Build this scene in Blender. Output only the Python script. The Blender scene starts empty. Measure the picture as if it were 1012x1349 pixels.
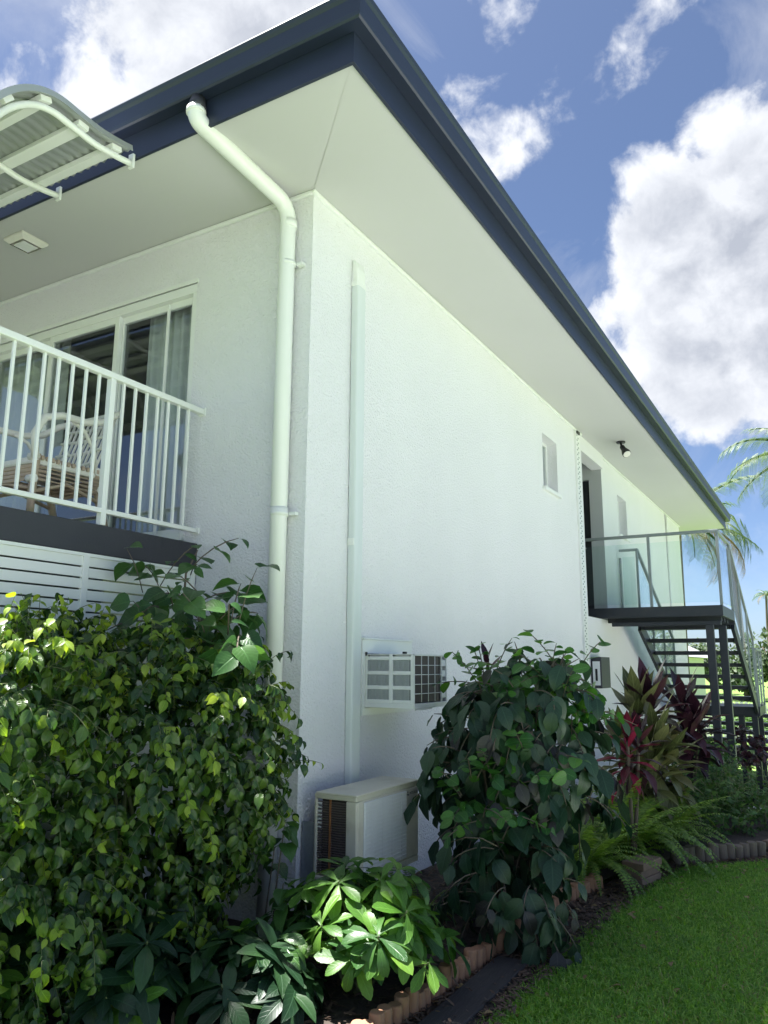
import bpy, bmesh, math, random
import numpy as np
from mathutils import Matrix, Vector

random.seed(7); rng = np.random.default_rng(7)
scene = bpy.context.scene
COL = scene.collection
rad = math.radians

# ------------------------------------------------------------------ camera
CAM_POS = np.array([2.905, -4.013, 1.600])
YAW, PITCH, ROLL, FPX = -0.52284, 0.19500, 0.0068, 1016.77
def cam_axes():
    cy, sy, cp, sp = math.cos(YAW), math.sin(YAW), math.cos(PITCH), math.sin(PITCH)
    f = np.array([sy*cp, cy*cp, sp]); r = np.array([cy, -sy, 0.0]); u = np.cross(r, f)
    c, s = math.cos(ROLL), math.sin(ROLL)
    return c*r+s*u, -s*r+c*u, f
CR, CU, CF = cam_axes()
cd = bpy.data.cameras.new('camera'); cam = bpy.data.objects.new('camera', cd); COL.objects.link(cam)
cd.sensor_fit = 'HORIZONTAL'; cd.sensor_width = 36.0; cd.lens = 36.0*FPX/1012.0
cd.clip_start = 0.05; cd.clip_end = 3000
m = Matrix.Identity(4)
for i in range(3):
    m[i][0], m[i][1], m[i][2], m[i][3] = CR[i], CU[i], -CF[i], CAM_POS[i]
cam.matrix_world = m
scene.camera = cam

# ------------------------------------------------------------------ sun, sky, exposure
SUN = Vector((-0.28, -0.075, 0.955)).normalized()
EL = math.asin(SUN.z); AZ = math.atan2(SUN.x, SUN.y)
sd = bpy.data.lights.new('sun', 'SUN'); so = bpy.data.objects.new('sun', sd); COL.objects.link(so)
sd.energy = 5.0; sd.angle = rad(1.5); sd.color = (1.0, 0.975, 0.935)
so.rotation_euler = SUN.to_track_quat('Z', 'Y').to_euler()
so.location = (-20, -8, 40)
vs = scene.view_settings
vs.view_transform = 'Standard'; vs.look = 'None'; vs.gamma = 1.0; vs.use_curve_mapping = False
vs.exposure = 1.97
scene.render.film_transparent = False
scene.cycles.max_bounces = 8; scene.cycles.transparent_max_bounces = 16
scene.cycles.diffuse_bounces = 4

world = bpy.data.worlds.new('World'); scene.world = world; world.use_nodes = True
def build_world():
    nt = world.node_tree; nt.nodes.clear(); N = nt.nodes.new; L = nt.links.new
    out = N('ShaderNodeOutputWorld')
    sky = N('ShaderNodeTexSky'); sky.sky_type = 'NISHITA'; sky.sun_disc = False
    sky.sun_elevation = EL; sky.sun_rotation = AZ % (2*math.pi)
    sky.air_density = 0.62; sky.dust_density = 1.0; sky.ozone_density = 3.5
    bg = N('ShaderNodeBackground'); bg.inputs['Strength'].default_value = 0.050
    L(sky.outputs[0], bg.inputs['Color'])
    tc = N('ShaderNodeTexCoord')
    def math_(op, a, b=None, clamp=False):
        n = N('ShaderNodeMath'); n.operation = op; n.use_clamp = clamp
        for i, v in enumerate((a, b)):
            if v is None: continue
            if isinstance(v, (int, float)): n.inputs[i].default_value = v
            else: L(v, n.inputs[i])
        return n.outputs[0]
    def noise(scale, detail, rough, dist=0.0, off=(0, 0, 0), stretch=(1, 1, 1)):
        mp = N('ShaderNodeMapping'); mp.inputs['Location'].default_value = off; mp.inputs['Scale'].default_value = stretch
        L(tc.outputs['Generated'], mp.inputs['Vector'])
        n = N('ShaderNodeTexNoise'); n.inputs['Scale'].default_value = scale; n.inputs['Detail'].default_value = detail
        n.inputs['Roughness'].default_value = rough; n.inputs['Distortion'].default_value = dist
        L(mp.outputs[0], n.inputs['Vector']); return n.outputs['Fac']
    def blob(d, r0, r1, w):      # a bump of cloud density round a direction, angle r0 (full) to r1 (none) in degrees
        v = N('ShaderNodeVectorMath'); v.operation = 'DOT_PRODUCT'
        L(tc.outputs['Generated'], v.inputs[0]); v.inputs[1].default_value = Vector(d).normalized()
        mr = N('ShaderNodeMapRange'); mr.interpolation_type = 'SMOOTHSTEP'
        mr.inputs['From Min'].default_value = math.cos(rad(r1)); mr.inputs['From Max'].default_value = math.cos(rad(r0))
        mr.inputs['To Max'].default_value = w
        L(v.outputs['Value'], mr.inputs['Value']); return mr.outputs[0]
    sun_off = SUN*0.05
    def field(off):
        o = lambda v: tuple(v[i]+off[i] for i in range(3))
        big = noise(1.7, 3, 0.5, 0.0, o((0.35, 0.1, 0.2)))
        mid = noise(5.6, 6, 0.55, 0.2, o((0.3, 1.2, 0.4)))
        fine = noise(17.0, 9, 0.60, 0.25, o((1.3, .2, .7)))
        return math_('ADD', math_('ADD', math_('MULTIPLY', big, 0.55), math_('MULTIPLY', mid, 1.05)), math_('MULTIPLY', fine, 0.62))
    base = field((0, 0, 0)); toward = field(sun_off)
    dens = base
    for d, r0, r1, w in (((-.571, .488, .661), 5, 15, .27), ((-.50, .53, .685), 3, 11, .16), ((-.66, .415, .60), 1, 8, .02),
                         ((-.05, .875, .475), 4, 10, .34), ((-.115, .90, .41), 4, 10, .30), ((0.03, .865, .50), 2, 6, .22),
                         ((0.05, .90, .42), 6, 11, .26), ((-.055, .93, .34), 3, 8, .18),
                         ((-.285, .745, .60), 1, 6, .17), ((-.215, .765, .607), .5, 4, .12),
                         ((-.13, .745, .655), .5, 3.5, .12), ((-.22, .70, .68), 1, 4, .09), ((-.075, .79, .61), .3, 2, .10),
                         ((-.134, .952, .276), 1, 5, .10), ((-.20, .82, .53), 2, 8, -.14), ((-.68, .40, .63), 1, 5, -.12), ((-.06, .81, .585), 1, 5, -.12), ((-.20, .87, .43), 1, 5, -.10)):
        dens = math_('ADD', dens, blob(d, r0, r1, w))
    cov = N('ShaderNodeMapRange'); cov.interpolation_type = 'SMOOTHSTEP'
    cov.inputs['From Min'].default_value = 1.205; cov.inputs['From Max'].default_value = 1.42
    L(dens, cov.inputs['Value'])
    # billows: bright where the cloud thins towards the sun, grey where it thickens
    rel = N('ShaderNodeMapRange'); rel.inputs['From Min'].default_value = -0.17; rel.inputs['From Max'].default_value = 0.17
    L(math_('SUBTRACT', base, toward), rel.inputs['Value'])
    thick = N('ShaderNodeMapRange'); thick.interpolation_type = 'SMOOTHSTEP'; thick.inputs['From Min'].default_value = 1.36; thick.inputs['From Max'].default_value = 1.75
    L(dens, thick.inputs['Value'])
    lit = math_('SUBTRACT', math_('ADD', math_('MULTIPLY', rel.outputs[0], .70), .55), math_('MULTIPLY', thick.outputs[0], .42), True)
    ramp = N('ShaderNodeMix'); ramp.data_type = 'RGBA'
    ramp.inputs['A'].default_value = (0.36, 0.39, 0.46, 1); ramp.inputs['B'].default_value = (0.80, 0.82, 0.86, 1)
    L(lit, ramp.inputs['Factor'])
    cl = N('ShaderNodeBackground'); cl.inputs['Strength'].default_value = 0.34
    L(ramp.outputs['Result'], cl.inputs['Color'])
    # the haze of the lowest degrees hides clouds
    sp = N('ShaderNodeSeparateXYZ'); L(tc.outputs['Generated'], sp.inputs[0])
    hz = N('ShaderNodeMapRange'); hz.inputs['From Min'].default_value = 0.0; hz.inputs['From Max'].default_value = 0.16
    L(sp.outputs['Z'], hz.inputs['Value'])
    veil = N('ShaderNodeMapRange'); veil.inputs['From Min'].default_value = .46; veil.inputs['From Max'].default_value = .78; veil.inputs['To Max'].default_value = .55
    L(noise(3.4, 10, .62, .6, (.7, 2.1, .2), (1, 1, 1.6)), veil.inputs['Value'])
    fac = math_('MULTIPLY', math_('MAXIMUM', cov.outputs[0], veil.outputs[0]), hz.outputs[0], True)
    mx = N('ShaderNodeMixShader'); L(math_('MULTIPLY', fac, 0.97), mx.inputs[0]); L(bg.outputs[0], mx.inputs[1]); L(cl.outputs[0], mx.inputs[2])
    L(mx.outputs[0], out.inputs['Surface'])
build_world()

# ------------------------------------------------------------------ tags and mesh helpers
def tag(o, label=None, cat=None, group=None, kind=None):
    if label: o['label'] = label
    if cat: o['category'] = cat
    if group: o['group'] = group
    if kind: o['kind'] = kind
    return o
def empty(name, loc=(0, 0, 0), rz=0.0, parent=None):
    o = bpy.data.objects.new(name, None); COL.objects.link(o); o.location = loc; o.rotation_euler = (0, 0, rz)
    o.empty_display_size = 0.1
    if parent: o.parent = parent
    return o
def link(name, me, parent=None, M=None):
    o = bpy.data.objects.new(name, me); COL.objects.link(o)
    if parent is not None: o.parent = parent
    if M is not None: o.matrix_basis = M
    return o

class MB:
    """collects shapes and links them as one mesh object"""
    def __init__(s): s.v = []; s.f = []; s.sm = []
    def add(s, vs_, fs_, smooth=False):
        n = len(s.v); s.v += [tuple(p) for p in vs_]; s.f += [tuple(i+n for i in f) for f in fs_]; s.sm += [smooth]*len(fs_); return s
    def box(s, a, b):
        (x0, y0, z0), (x1, y1, z1) = [tuple(min(p, q) for p, q in zip(a, b)), tuple(max(p, q) for p, q in zip(a, b))]
        v = [(x0,y0,z0),(x1,y0,z0),(x1,y1,z0),(x0,y1,z0),(x0,y0,z1),(x1,y0,z1),(x1,y1,z1),(x0,y1,z1)]
        return s.add(v, [(0,3,2,1),(4,5,6,7),(0,1,5,4),(1,2,6,5),(2,3,7,6),(3,0,4,7)])
    def bar(s, p, q, w, h, up=(0, 0, 1)):
        p, q = Vector(p), Vector(q); d = (q-p).normalized(); u = Vector(up)
        x = d.cross(u).normalized()*w/2; z = x.cross(d).normalized()*h/2
        v = [p-x-z, p+x-z, p+x+z, p-x+z, q-x-z, q+x-z, q+x+z, q-x+z]
        return s.add(v, [(0,1,2,3),(7,6,5,4),(1,0,4,5),(2,1,5,6),(3,2,6,7),(0,3,7,4)])
    def tube(s, pts, r, seg=10, caps=True):
        pts = [Vector(p) for p in pts]; rr = r if isinstance(r, (list, tuple)) else [r]*len(pts)
        t0 = (pts[1]-pts[0]).normalized(); ref = Vector((0,0,1)) if abs(t0.z) < .9 else Vector((1,0,0))
        x = t0.cross(ref).normalized(); vs_ = []; fs_ = []
        for i, p in enumerate(pts):
            t = (pts[min(i+1, len(pts)-1)]-pts[max(i-1, 0)]).normalized()
            x = (x-t*x.dot(t)).normalized(); y = t.cross(x)
            for k in range(seg):
                a = 2*math.pi*k/seg; vs_.append(p+(x*math.cos(a)+y*math.sin(a))*rr[i])
        for i in range(len(pts)-1):
            for k in range(seg):
                k2 = (k+1) % seg; fs_.append((i*seg+k, i*seg+k2, (i+1)*seg+k2, (i+1)*seg+k))
        s.add(vs_, fs_, True)
        if caps:
            n = len(s.v)-len(vs_)
            s.f.append(tuple(n+k for k in reversed(range(seg)))); s.f.append(tuple(n+(len(pts)-1)*seg+k for k in range(seg))); s.sm += [False, False]
        return s
    def lathe(s, c, prof, seg=16):
        vs_ = []; fs_ = []
        for r, z in prof:
            for k in range(seg):
                a = 2*math.pi*k/seg; vs_.append((c[0]+r*math.cos(a), c[1]+r*math.sin(a), c[2]+z))
        for i in range(len(prof)-1):
            for k in range(seg):
                k2 = (k+1) % seg; fs_.append((i*seg+k, i*seg+k2, (i+1)*seg+k2, (i+1)*seg+k))
        s.add(vs_, fs_, True); n = len(s.v)-len(vs_)
        s.f.append(tuple(n+k for k in reversed(range(seg)))); s.f.append(tuple(n+(len(prof)-1)*seg+k for k in range(seg))); s.sm += [False, False]
        return s
    def mesh(s, name, mat):
        me = bpy.data.meshes.new(name); me.from_pydata(s.v, [], s.f); me.polygons.foreach_set('use_smooth', s.sm)
        if mat: me.materials.append(mat)
        me.update(); return me
    def build(s, name, mat, parent=None, bevel=0.0, M=None):
        o = link(name, s.mesh(name, mat), parent, M)
        if bevel:
            b = o.modifiers.new('bevel', 'BEVEL'); b.width = bevel; b.segments = 2; b.limit_method = 'ANGLE'; b.angle_limit = rad(40)
        return o
def np_mesh(name, V, loops, starts, totals, mats, uv=None, smooth=True, matidx=None):
    me = bpy.data.meshes.new(name)
    me.vertices.add(len(V)); me.vertices.foreach_set('co', np.ascontiguousarray(V, np.float32).ravel())
    me.loops.add(len(loops)); me.loops.foreach_set('vertex_index', np.ascontiguousarray(loops, np.int32))
    me.polygons.add(len(starts)); me.polygons.foreach_set('loop_start', np.ascontiguousarray(starts, np.int32))
    me.polygons.foreach_set('loop_total', np.ascontiguousarray(totals, np.int32))
    me.polygons.foreach_set('use_smooth', np.full(len(starts), smooth))
    for m_ in mats: me.materials.append(m_)
    if matidx is not None: me.polygons.foreach_set('material_index', np.ascontiguousarray(matidx, np.int32))
    if uv is not None:
        l = me.uv_layers.new(name='UVMap'); l.data.foreach_set('uv', np.ascontiguousarray(uv, np.float32).ravel())
    me.update(calc_edges=True); me.validate(); return me

# ------------------------------------------------------------------ materials
def new_mat(name):
    mt = bpy.data.materials.new(name); mt.use_nodes = True; nt = mt.node_tree; nt.nodes.clear()
    out = nt.nodes.new('ShaderNodeOutputMaterial'); p = nt.nodes.new('ShaderNodeBsdfPrincipled')
    nt.links.new(p.outputs[0], out.inputs['Surface']); return mt, nt, p, out
def surf(name, col, rough=0.6, var=0.08, scale=3.0, bump=0.0, bscale=80.0, metal=0.0, spec=0.5, dirt=None, dirt_scale=2.0, dirt_amt=0.5, coord='Object', stretch=(1, 1, 1), bdetail=4):
    mt, nt, p, out = new_mat(name); N = nt.nodes.new; L = nt.links.new
    tc = N('ShaderNodeTexCoord'); mp = N('ShaderNodeMapping'); mp.inputs['Scale'].default_value = stretch
    L(tc.outputs[coord], mp.inputs['Vector'])
    n = N('ShaderNodeTexNoise'); n.inputs['Scale'].default_value = scale; n.inputs['Detail'].default_value = 6; L(mp.outputs[0], n.inputs['Vector'])
    a = N('ShaderNodeMix'); a.data_type = 'RGBA'
    a.inputs['A'].default_value = (*[c*(1-var) for c in col], 1); a.inputs['B'].default_value = (*[min(1, c*(1+var)) for c in col], 1)
    L(n.outputs['Fac'], a.inputs['Factor']); last = a.outputs['Result']
    if dirt:
        n2 = N('ShaderNodeTexNoise'); n2.inputs['Scale'].default_value = dirt_scale; n2.inputs['Detail'].default_value = 8; n2.inputs['Roughness'].default_value = .65; L(mp.outputs[0], n2.inputs['Vector'])
        r = N('ShaderNodeMapRange'); r.inputs['From Min'].default_value = .5; r.inputs['From Max'].default_value = .75; r.inputs['To Max'].default_value = dirt_amt; L(n2.outputs['Fac'], r.inputs['Value'])
        b = N('ShaderNodeMix'); b.data_type = 'RGBA'; b.inputs['B'].default_value = (*dirt, 1); L(r.outputs[0], b.inputs['Factor']); L(last, b.inputs['A']); last = b.outputs['Result']
    L(last, p.inputs['Base Color']); p.inputs['Roughness'].default_value = rough; p.inputs['Metallic'].default_value = metal
    p.inputs['Specular IOR Level'].default_value = spec
    if bump:
        n3 = N('ShaderNodeTexNoise'); n3.inputs['Scale'].default_value = bscale; n3.inputs['Detail'].default_value = bdetail; L(mp.outputs[0], n3.inputs['Vector'])
        bp = N('ShaderNodeBump'); bp.inputs['Distance'].default_value = bump; bp.inputs['Strength'].default_value = 1.0
        L(n3.outputs['Fac'], bp.inputs['Height']); L(bp.outputs[0], p.inputs['Normal'])
    return mt
def glass(name, tint, refl=1.0):
    mt, nt, p, out = new_mat(name); N = nt.nodes.new; L = nt.links.new; nt.nodes.remove(p)
    t = N('ShaderNodeBsdfTransparent'); t.inputs[0].default_value = (*tint, 1)
    g = N('ShaderNodeBsdfGlossy'); g.inputs['Roughness'].default_value = 0.01; g.inputs['Color'].default_value = (.95, .97, 1, 1)
    fr = N('ShaderNodeLayerWeight'); fr.inputs['Blend'].default_value = 0.5     # Schlick, the same from both sides of the pane
    pw_ = N('ShaderNodeMath'); pw_.operation = 'POWER'; pw_.inputs[1].default_value = 5.0; L(fr.outputs['Facing'], pw_.inputs[0])
    sc_ = N('ShaderNodeMath'); sc_.operation = 'MULTIPLY_ADD'; sc_.inputs[1].default_value = .96; sc_.inputs[2].default_value = .04; L(pw_.outputs[0], sc_.inputs[0])
    ml = N('ShaderNodeMath'); ml.operation = 'MULTIPLY'; ml.inputs[1].default_value = refl; ml.use_clamp = True; L(sc_.outputs[0], ml.inputs[0])
    mx = N('ShaderNodeMixShader'); L(ml.outputs[0], mx.inputs[0]); L(t.outputs[0], mx.inputs[1]); L(g.outputs[0], mx.inputs[2])
    L(mx.outputs[0], out.inputs['Surface']); return mt
def leafmat(name, dark, mid, light, rough=0.38, trans=0.30, vein=0.35, rib=None, spec=0.45):
    """per-leaf colour from object and island random, pale midrib and side veins from the leaf's UV"""
    mt, nt, p, out = new_mat(name); N = nt.nodes.new; L = nt.links.new
    oi = N('ShaderNodeObjectInfo'); ge = N('ShaderNodeNewGeometry')
    ad = N('ShaderNodeMath'); ad.operation = 'ADD'; L(oi.outputs['Random'], ad.inputs[0]); L(ge.outputs['Random Per Island'], ad.inputs[1])
    fr = N('ShaderNodeMath'); fr.operation = 'FRACT'; L(ad.outputs[0], fr.inputs[0])
    cr = N('ShaderNodeValToRGB'); e = cr.color_ramp.elements; e[0].color = (*dark, 1); e[1].color = (*light, 1); e[1].position = 1.0
    k = e.new(0.55); k.color = (*mid, 1); L(fr.outputs[0], cr.inputs[0])
    uv = N('ShaderNodeUVMap'); sx = N('ShaderNodeSeparateXYZ'); L(uv.outputs[0], sx.inputs[0])
    ab = N('ShaderNodeMath'); ab.operation = 'ABSOLUTE'; L(sx.outputs['X'], ab.inputs[0])       # u is -1..1 across, v 0..1 along
    rb = N('ShaderNodeMapRange'); rb.inputs['From Min'].default_value = 0.03; rb.inputs['From Max'].default_value = 0.10; rb.inputs['To Min'].default_value = vein; rb.inputs['To Max'].default_value = 0
    L(ab.outputs[0], rb.inputs['Value'])
    ma = N('ShaderNodeMath'); ma.operation = 'MULTIPLY_ADD'; ma.inputs[1].default_value = -0.22; L(ab.outputs[0], ma.inputs[0]); L(sx.outputs['Y'], ma.inputs[2])
    mm = N('ShaderNodeMath'); mm.operation = 'MULTIPLY'; mm.inputs[1].default_value = 55.0; L(ma.outputs[0], mm.inputs[0])
    sn = N('ShaderNodeMath'); sn.operation = 'SINE'; L(mm.outputs[0], sn.inputs[0])
    sr = N('ShaderNodeMapRange'); sr.inputs['From Min'].default_value = .75; sr.inputs['From Max'].default_value = 1; sr.inputs['To Max'].default_value = vein*.45; L(sn.outputs[0], sr.inputs['Value'])
    mxv = N('ShaderNodeMath'); mxv.operation = 'MAXIMUM'; L(rb.outputs[0], mxv.inputs[0]); L(sr.outputs[0], mxv.inputs[1])
    nz = N('ShaderNodeTexNoise'); nz.inputs['Scale'].default_value = 9; nz.inputs['Detail'].default_value = 5
    tcx = N('ShaderNodeTexCoord'); L(tcx.outputs['Object'], nz.inputs['Vector'])
    hs = N('ShaderNodeHueSaturation'); vr = N('ShaderNodeMapRange'); vr.inputs['To Min'].default_value = .75; vr.inputs['To Max'].default_value = 1.25; L(nz.outputs['Fac'], vr.inputs['Value']); L(vr.outputs[0], hs.inputs['Value']); L(cr.outputs[0], hs.inputs['Color'])
    cm = N('ShaderNodeMix'); cm.data_type = 'RGBA'; L(mxv.outputs[0], cm.inputs['Factor']); L(hs.outputs[0], cm.inputs['A']); cm.inputs['B'].default_value = (*(rib or [min(1, c*2.2+.02) for c in mid]), 1)
    L(cm.outputs['Result'], p.inputs['Base Color']); p.inputs['Roughness'].default_value = rough; p.inputs['Specular IOR Level'].default_value = spec
    bp = N('ShaderNodeBump'); bp.inputs['Distance'].default_value = .004; bp.inputs['Strength'].default_value = .6; bp.invert = True; L(mxv.outputs[0], bp.inputs['Height']); L(bp.outputs[0], p.inputs['Normal'])
    tr = N('ShaderNodeBsdfTranslucent'); tg = N('ShaderNodeHueSaturation'); tg.inputs['Hue'].default_value = .485; tg.inputs['Saturation'].default_value = 1.1; tg.inputs['Value'].default_value = 1.9
    L(cm.outputs['Result'], tg.inputs['Color']); L(tg.outputs[0], tr.inputs['Color'])
    mx = N('ShaderNodeMixShader'); mx.inputs[0].default_value = trans; L(p.outputs[0], mx.inputs[1]); L(tr.outputs[0], mx.inputs[2]); L(mx.outputs[0], out.inputs['Surface'])
    return mt

def stucco():
    mt, nt, p, out = new_mat('white_render'); N = nt.nodes.new; L = nt.links.new
    tc = N('ShaderNodeTexCoord'); ob = tc.outputs['Object']
    a = N('ShaderNodeTexNoise'); a.inputs['Scale'].default_value = 55; a.inputs['Detail'].default_value = 4; a.inputs['Roughness'].default_value = .5; a.inputs['Distortion'].default_value = .6; L(ob, a.inputs['Vector'])
    v = N('ShaderNodeTexVoronoi'); v.feature = 'SMOOTH_F1'; v.inputs['Scale'].default_value = 75; L(ob, v.inputs['Vector'])
    b = N('ShaderNodeTexNoise'); b.inputs['Scale'].default_value = 1.3; b.inputs['Detail'].default_value = 5; L(ob, b.inputs['Vector'])
    s = N('ShaderNodeMath'); s.operation = 'MULTIPLY_ADD'; s.inputs[1].default_value = .55; L(v.outputs['Distance'], s.inputs[0]); L(a.outputs['Fac'], s.inputs[2])
    bp = N('ShaderNodeBump'); bp.inputs['Distance'].default_value = .011; bp.inputs['Strength'].default_value = .9; L(s.outputs[0], bp.inputs['Height']); L(bp.outputs[0], p.inputs['Normal'])
    # large faint weathering, a little more low down where rain splashes soil
    m1 = N('ShaderNodeMix'); m1.data_type = 'RGBA'; m1.inputs['A'].default_value = (.755, .745, .765, 1); m1.inputs['B'].default_value = (.82, .81, .83, 1); L(b.outputs['Fac'], m1.inputs['Factor'])
    st = N('ShaderNodeMapping'); st.inputs['Scale'].default_value = (6, 6, .5); L(ob, st.inputs['Vector'])
    c = N('ShaderNodeTexNoise'); c.inputs['Scale'].default_value = 1.6; c.inputs['Detail'].default_value = 7; L(st.outputs[0], c.inputs['Vector'])
    cr = N('ShaderNodeMapRange'); cr.inputs['From Min'].default_value = .52; cr.inputs['From Max'].default_value = .8; cr.inputs['To Max'].default_value = .10; L(c.outputs['Fac'], cr.inputs['Value'])
    m2 = N('ShaderNodeMix'); m2.data_type = 'RGBA'; m2.inputs['B'].default_value = (.68, .69, .65, 1); L(cr.outputs[0], m2.inputs['Factor']); L(m1.outputs['Result'], m2.inputs['A'])
    L(m2.outputs['Result'], p.inputs['Base Color']); p.inputs['Roughness'].default_value = .75; p.inputs['Specular IOR Level'].default_value = .3
    return mt

M = {}
M['stucco'] = stucco()
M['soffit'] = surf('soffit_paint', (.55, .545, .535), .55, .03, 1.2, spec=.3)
M['trim'] = surf('white_trim', (.80, .81, .79), .4, .03, 4, dirt=(.55, .55, .5), dirt_amt=.18)
M['pvc'] = surf('white_pvc', (.80, .81, .78), .3, .03, 3, dirt=(.6, .6, .54), dirt_amt=.2, stretch=(4, 4, .6))
M['navy'] = surf('navy_metal', (.019, .026, .050), .38, .10, 5, spec=.45)
M['navy2'] = surf('dark_roof_metal', (.05, .055, .07), .4, .10, 5)
M['charcoal'] = surf('charcoal_paint', (.035, .035, .045), .5, .12, 6, bump=.001, bscale=60)
M['rail'] = surf('white_powdercoat', (.82, .83, .80), .28, .02, 6, dirt=(.6, .6, .55), dirt_amt=.12, dirt_scale=8)
M['steel'] = surf('dark_steel', (.018, .022, .030), .45, .15, 8, dirt=(.06, .05, .045), dirt_amt=.4, dirt_scale=6)
M['alu'] = surf('grey_aluminium', (.22, .25, .25), .38, .06, 8, metal=.3)
M['glass'] = glass('clear_glass', (.80, .90, .88), 1.0)
M['winglass'] = glass('window_glass', (.90, .92, .925), 1.6)
M['glass_green'] = glass('green_tinted_glass', (.925, .970, .962), 1.0)
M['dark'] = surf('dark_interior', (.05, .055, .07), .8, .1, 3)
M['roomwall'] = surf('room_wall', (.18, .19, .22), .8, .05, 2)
M['door'] = surf('dark_door', (.012, .014, .020), .35, .1, 3)
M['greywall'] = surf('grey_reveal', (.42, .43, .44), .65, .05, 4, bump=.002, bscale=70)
M['acwhite'] = surf('ac_white', (.72, .73, .72), .4, .03, 6, dirt=(.45, .42, .36), dirt_amt=.25, dirt_scale=5)
M['accream'] = surf('ac_cream', (.66, .625, .52), .45, .05, 5, dirt=(.30, .24, .15), dirt_amt=.40, dirt_scale=4)
M['coil'] = surf('coil_fins', (.085, .066, .062), .6, .25, 40, metal=.1)
M['finlight'] = surf('fin_light', (.30, .33, .36), .45, .2, 60, metal=.4)
M['rust'] = surf('rust', (.26, .11, .04), .8, .4, 30)
M['black'] = surf('black_plastic', (.01, .01, .012), .4, .1, 8)
M['lens'] = surf('frosted_lens', (.70, .68, .62), .4, .04, 10)
M['letter'] = surf('grey_lettering', (.08, .08, .085), .5, .02, 5)
M['cane'] = surf('cane', (.44, .34, .25), .55, .25, 30, bump=.001, bscale=90)
M['canewhite'] = surf('white_cane', (.70, .68, .62), .5, .12, 25, bump=.002, bscale=70)
M['curtain'] = surf('curtain_fabric', (.66, .685, .675), .9, .05, 8, bump=.0008, bscale=300)
M['pine'] = surf('pine_log', (.36, .19, .11), .8, .3, 6, bump=.003, bscale=25, dirt=(.13, .10, .08), dirt_amt=.8, dirt_scale=3, stretch=(6, 6, 1))
M['pinegrey'] = surf('weathered_log', (.16, .125, .10), .85, .35, 6, bump=.003, bscale=25, dirt=(.06, .06, .05), dirt_amt=.7, dirt_scale=4, stretch=(6, 6, 1))
M['paver'] = surf('brown_paver', (.22, .145, .11), .85, .25, 12, bump=.003, bscale=60, dirt=(.08, .07, .06), dirt_amt=.6, dirt_scale=6)
M['sleeper'] = surf('weathered_sleeper', (.040, .036, .036), .9, .4, 4, bump=.004, bscale=18, stretch=(9, .8, 9))
M['soil'] = surf('soil', (.055, .042, .034), .95, .4, 6, bump=.02, bscale=25, dirt=(.10, .075, .055), dirt_scale=9, dirt_amt=.6, bdetail=10)
M['lawn'] = surf('lawn_soil', (.14, .235, .048), .95, .45, 2.2, bump=.02, bscale=60, dirt=(.10, .115, .03), dirt_scale=5, dirt_amt=.4, bdetail=10)
M['teal'] = surf('teal_glaze', (.03, .22, .21), .25, .12, 6)
M['darkpot'] = surf('dark_pot', (.03, .032, .034), .5, .1, 6)
M['stem'] = surf('green_stem', (.10, .12, .05), .6, .3, 10)
M['bark'] = surf('bark', (.13, .105, .08), .9, .35, 12, bump=.006, bscale=30, stretch=(3, 3, 1))
M['white_far'] = surf('neighbour_paint', (.72, .72, .70), .7, .04, 2)
M['roof_far'] = surf('neighbour_roof', (.30, .31, .32), .6, .08, 2)
M['fig'] = leafmat('fig_leaf', (.014, .042, .010), (.032, .080, .016), (.11, .18, .028), .26, .32, .35, None, .6)
M['fignew'] = leafmat('fig_leaf_new', (.11, .20, .022), (.18, .28, .032), (.28, .36, .055), .35, .42)
M['vine'] = leafmat('vine_leaf', (.022, .070, .020), (.038, .105, .026), (.070, .16, .035), .34, .28)
M['broad'] = leafmat('broad_leaf', (.009, .030, .014), (.015, .046, .018), (.032, .080, .024), .42, .22)
M['bright'] = leafmat('bright_leaf', (.042, .120, .016), (.072, .175, .021), (.13, .25, .036), .40, .30)
M['shrub'] = leafmat('shrub_leaf', (.012, .038, .020), (.022, .056, .028), (.045, .080, .040), .42, .18, .30)
M['shrubpurple'] = leafmat('shrub_leaf_purple', (.022, .022, .022), (.040, .038, .032), (.060, .055, .045), .42, .15, .30)
M['roundleaf'] = leafmat('round_leaf', (.022, .085, .020), (.045, .14, .026), (.090, .22, .035), .36, .32)
M['tigreen'] = leafmat('ti_leaf_olive', (.060, .075, .025), (.115, .125, .045), (.22, .21, .10), .34, .22, .5)
M['tired'] = leafmat('ti_leaf_red', (.07, .008, .016), (.17, .012, .030), (.28, .022, .055), .36, .28, .3, (.35, .06, .09))
M['timaroon'] = leafmat('ti_leaf_maroon', (.016, .008, .013), (.035, .012, .020), (.07, .022, .030), .32, .16, .3, (.10, .03, .04))
M['fern'] = leafmat('fern_leaf', (.065, .14, .020), (.12, .22, .034), (.20, .30, .055), .45, .36, .2)
M['herb'] = leafmat('herb_leaf', (.030, .085, .020), (.055, .13, .030), (.10, .18, .045), .5, .30)
M['palm'] = leafmat('palm_leaf', (.030, .065, .018), (.055, .10, .028), (.11, .16, .045), .4, .30)
M['palmdry'] = leafmat('palm_leaf_dry', (.16, .11, .05), (.24, .17, .08), (.32, .24, .12), .6, .25)
M['tree'] = leafmat('tree_leaf', (.022, .045, .018), (.040, .070, .024), (.065, .10, .034), .55, .22)
M['grass'] = leafmat('grass_blade', (.080, .210, .028), (.175, .365, .052), (.32, .49, .11), .5, .45, 0.0)
M['grassdry'] = leafmat('dry_grass_blade', (.20, .21, .06), (.30, .27, .10), (.40, .34, .16), .6, .35, 0.0)
M['chip'] = surf('bark_chip', (.10, .065, .045), .9, .5, 40, bump=.002, bscale=60)

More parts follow.
